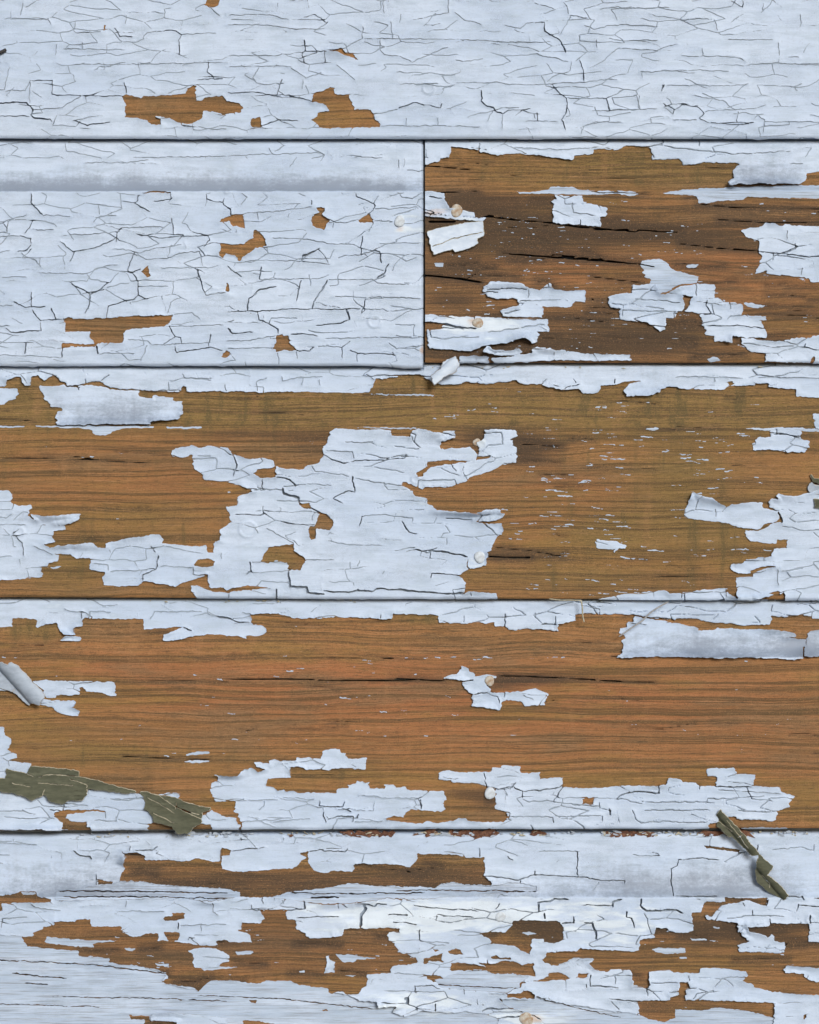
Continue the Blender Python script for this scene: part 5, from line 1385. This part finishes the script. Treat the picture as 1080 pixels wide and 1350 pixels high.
sheet('paint_flake', 'B3 82 490 130 475 240 452 345 438 352 480 350 510 325 520 322 545 290 565 215 585 205 572 115 598 100 550',
      lambda X, Y, d: 3.2 + 0.02 * (X - 565) + 1.2 * np.exp(-d / 4) + 0.05 * (Y - 310) + 1.2 * ((X - 600) / 40) ** 2, [MAT_CHIPWHITE, MAT_CREAM],
      'chalky white loose paint flake hanging below the cream nail at the plank joint', 'paint flake', FL, [(1.3, 'B3 110 560 200 525 280 505 350 490')])
sheet('paint_roll', 'F1 0 340 20 335 45 348 65 330 90 350 135 395 220 485 195 535 150 525 138 538 65 475 0 410',
      roll(2, 862, 56, 922, 15, 5), [MAT_GREYCURL, MAT_EDGE], 'grey rolled up paint curl lying diagonally at the left edge of the wall', 'paint flake', FL, [(1.6, 'F1 60 475 75 462')])
sheet('paint_twist', 'C3 215 503 236 540 222 575 160 605 115 640 103 595 150 560 160 530',
      roll(606, 474, 571, 505, 9, 4), [MAT_CHIPWHITE, MAT_EDGE], 'twisted whitish paint sliver hanging over the seam just right of the plank joint', 'paint flake', FL)
sheet('paint_sheet', 'G1 0 310 30 310 34 264 60 272 130 285 140 262 150 250 250 260 320 266 378 275 378 300 470 320 520 338 590 355 660 370 600 378 530 368 415 355 415 385 390 410 330 412 300 430 250 420 215 385 200 390 155 412 100 385 50 375 0 345',
      lambda X, Y, d: 3.5 + 0.12 * np.clip(Y - 1012, 0, 60) + 1.5 * fnoise(X / 25, Y / 25, 3, 2) + 1.0 * np.exp(-d / 3), [MAT_OLIVE, MAT_CREAM],
      'broad olive backed paint sheet folded down at lower left', 'paint flake', FL,
      [(1.6, 'G1 215 360 208 390'), (1.8, 'G1 320 338 350 342'), (1.4, 'G1 335 310 420 340 415 355'), (1.3, 'G1 185 300 250 290 378 300'), (1.2, 'G1 180 330 330 340'), (1.1, 'G1 60 330 150 350'), (1.2, 'G1 130 285 160 300')])
sheet('paint_sheet', 'G1 665 370 735 385 830 400 900 430 1005 448 985 462 960 468 958 520 915 540 895 568 845 568 815 535 735 515 720 480 685 450 695 415',
      lambda X, Y, d: 4.0 + 0.11 * np.clip(Y - 1042, 0, 60) + 1.2 * fnoise(X / 18, Y / 18, 8, 2) + 1.0 * np.exp(-d / 3), [MAT_OLIVE, MAT_CREAM],
      'smaller ragged olive backed paint sheet hanging down across the seam, right of the broad one', 'paint flake', FL,
      [(1.5, 'G1 760 390 830 440 960 500'), (1.3, 'G1 700 400 760 430 830 470'), (1.2, 'G1 730 470 830 520'), (1.2, 'G1 850 450 950 480'), (1.3, 'G1 840 425 835 455')])
sheet('paint_strip', 'G4 608 455 640 490 665 520 720 570 745 610 795 668 760 672 725 640 700 615 665 582 650 588 618 552 592 538 600 500 592 480',
      roll(948, 1067, 998, 1124, 8, 2.5, 2), [MAT_OLIVE, MAT_CREAM], 'upper olive paint strip slanting over the seam at lower right', 'paint flake', FL, [(1.3, 'G4 600 510 640 540 668 560'), (1.1, 'G4 640 505 700 580 740 640'), (1.1, 'G4 690 590 715 575')])
sheet('paint_strip', 'H4 790 160 858 222 830 262 880 300 930 355 910 380 880 365 830 340 785 290 775 240',
      roll(1000, 1130, 1036, 1182, 9, 4, -2, 7), [MAT_OLIVE, MAT_CREAM], 'bent olive paint strip below the slanting one at lower right', 'paint flake', FL, [(1.3, 'H4 805 260 840 300 845 325')])
sheet('paint_curl', 'D4 1030 512 1058 545 1080 548 1080 592 1052 560 1045 540', lambda X, Y, d: 4 + 0.15 * (X - 1065), [MAT_OLIVE, MAT_CREAM],
      'small olive backed curl sticking up at the right edge, upper of two', 'paint flake', FL)
sheet('paint_curl', 'D4 1052 640 1080 655 1080 700 1058 678', lambda X, Y, d: 6 + 0.1 * (X - 1065), [MAT_OLIVE, MAT_CREAM],
      'small olive backed curl at the right edge, lower of two', 'paint flake', FL)
sheet('paint_curl', 'D4 1022 582 1045 560 1055 575 1080 600 1080 632 1050 615 1028 605', lambda X, Y, d: 3.5 + 0.1 * (X - 1065) + np.exp(-d / 3), [MAT_GREYCURL, MAT_EDGE],
      'small blue grey curl between the two olive curls at the right edge', 'paint flake', FL)


def tube(name, pts, r, mat, label, cat, ns=8):
    """a round strand through plan points (x, y, height)"""
    P3 = np.array(pts, float)
    t = np.linspace(0, 1, 40)
    k = np.linspace(0, 1, len(P3))
    # smooth by sampling a quadratic blend of the control polyline
    Q = np.stack([np.interp(t, k, P3[:, i]) for i in range(3)], 1)
    for _ in range(4):
        Q[1:-1] = 0.25 * Q[:-2] + 0.5 * Q[1:-1] + 0.25 * Q[2:]
    W = to_world(Q[:, 0], Q[:, 1], Q[:, 2])
    org = W[-1].copy()
    v, f = [], []
    for i in range(len(W)):
        d = W[min(i + 1, len(W) - 1)] - W[max(i - 1, 0)]
        d /= np.linalg.norm(d)
        a = np.cross(d, (0, 1, 0))
        a /= np.linalg.norm(a)
        b = np.cross(d, a)
        rr = r * K * (1.0 if not callable(r) else 1)
        if i in (0, len(W) - 1):
            rr *= 0.5
        for j in range(ns):
            q = 2 * math.pi * j / ns
            v.append(tuple(W[i] - org + rr * (math.cos(q) * a + math.sin(q) * b)))
    for i in range(len(W) - 1):
        for j in range(ns):
            j2 = (j + 1) % ns
            f.append((i * ns + j, i * ns + j2, (i + 1) * ns + j2, (i + 1) * ns + j))
    f.append(tuple(range(ns)))
    f.append(tuple(reversed([(len(W) - 1) * ns + j for j in range(ns)])))
    me = bpy.data.meshes.new(name)
    me.from_pydata(v, [], f)
    for p in me.polygons:
        p.use_smooth = True
    me.update()
    o = link(name, me, mat)
    o.location = org
    o['label'] = label
    o['category'] = cat
    return o


tube('plant_fibre', [(881, 793, 5), (868, 800, 7), (856, 808, 7), (847, 818, 6), (836, 825, 6), (826, 832, 5), (816, 839, 3)], 1.0, MAT_FIBRE,
     'thin grey fibre curving down from the seam over the large grey paint flap', 'fibre')
tube('wood_splinter', [(766, 791, 4), (767.5, 800, 5), (768, 812, 5), (770, 820, 4)], 1.0, MAT_CREAM, 'pale splinter hanging straight down from the seam under the third plank', 'splinter')
tube('wood_splinter', [(724, 789.5, 3), (740, 791.2, 4), (752, 791, 4), (767, 791.5, 4)], 0.8, MAT_CREAM, 'pale splinter lying flat along the seam above the hanging one', 'splinter')
tube('twig', [(-14, 76, 6), (-4, 72, 6), (4, 69, 6), (9, 66, 5)], 2.3, MAT_BLACK, 'short black twig end poking in at the left edge of the top plank', 'twig')


# ---- rotten crumbs lying along the lowest seam and a few in the others
def crumbs(name, n, xr, yfun, zfun, mat, smin, smax, plank):
    v, f = [], []
    for _ in range(n):
        x = random.uniform(*xr)
        if vnoise(np.array([x / 34.0]), np.array([n / 9.0]), 191)[0] < 0.38:
            continue
        y, z = yfun(x), zfun()
        a = random.uniform(smin, smax) * random.choice((1, 1, 2.2))
        b = random.uniform(smin, smax) * 0.55
        c = random.uniform(0.5, 1.4)
        th = random.gauss(0, 0.25)
        n0 = len(v)
        m = 6
        pts = []
        for k in range(m):
            q = 2 * math.pi * k / m + random.uniform(-.3, .3)
            u, w = a * math.cos(q) * random.uniform(.7, 1), b * math.sin(q) * random.uniform(.7, 1)
            pts.append((x + u * math.cos(th) - w * math.sin(th), y + u * math.sin(th) + w * math.cos(th)))
        tl = random.uniform(-.15, .15)
        for (qx, qy) in pts:
            v.append(((qx - CX) * K, -(z + c + tl * (qx - x)) * K, (CY - qy) * K + Z0))
        for (qx, qy) in pts:
            v.append(((qx - CX) * K, -(z - 1.5) * K, (CY - qy) * K + Z0))
        f.append(tuple(reversed(range(n0, n0 + m))))
        for k in range(m):
            k2 = (k + 1) % m
            f.append((n0 + k, n0 + k2, n0 + m + k2, n0 + m + k))
    me = bpy.data.meshes.new(name)
    me.from_pydata(v, [], f)
    me.update()
    o = link(name, me, mat, plank)
    o['kind'] = 'stuff'


s5 = lambda x: 1098.6 - 3.2 * min(max((x + 20) / 500.0, 0), 1) + random.uniform(2.2, 7.5)
crumbs('rotten_wood_crumbs', 260, (380, 1080), s5, lambda: -DC + 1.2, MAT_ROTRED, 2.0, 8, plank_objs[6])
crumbs('pale_wood_crumbs', 150, (100, 1080), s5, lambda: -DC + 1.8, MAT_CREAM, 0.8, 2.6, plank_objs[6])
crumbs('grey_wood_crumbs', 200, (100, 1080), s5, lambda: -DC + 1.5, MAT_GREYCURL, 1.2, 4, plank_objs[6])
crumbs('pale_wood_crumbs', 16, (140, 480), lambda x: 791.5 + random.uniform(0, 2.5), lambda: -DC + 2.2, MAT_CREAM, 0.8, 2.2, plank_objs[5])
crumbs('pale_wood_crumbs', 10, (560, 1080), lambda x: 482.5 + random.uniform(0, 3), lambda: -DC + 2.2, MAT_CREAM, 0.8, 2.4, plank_objs[4])
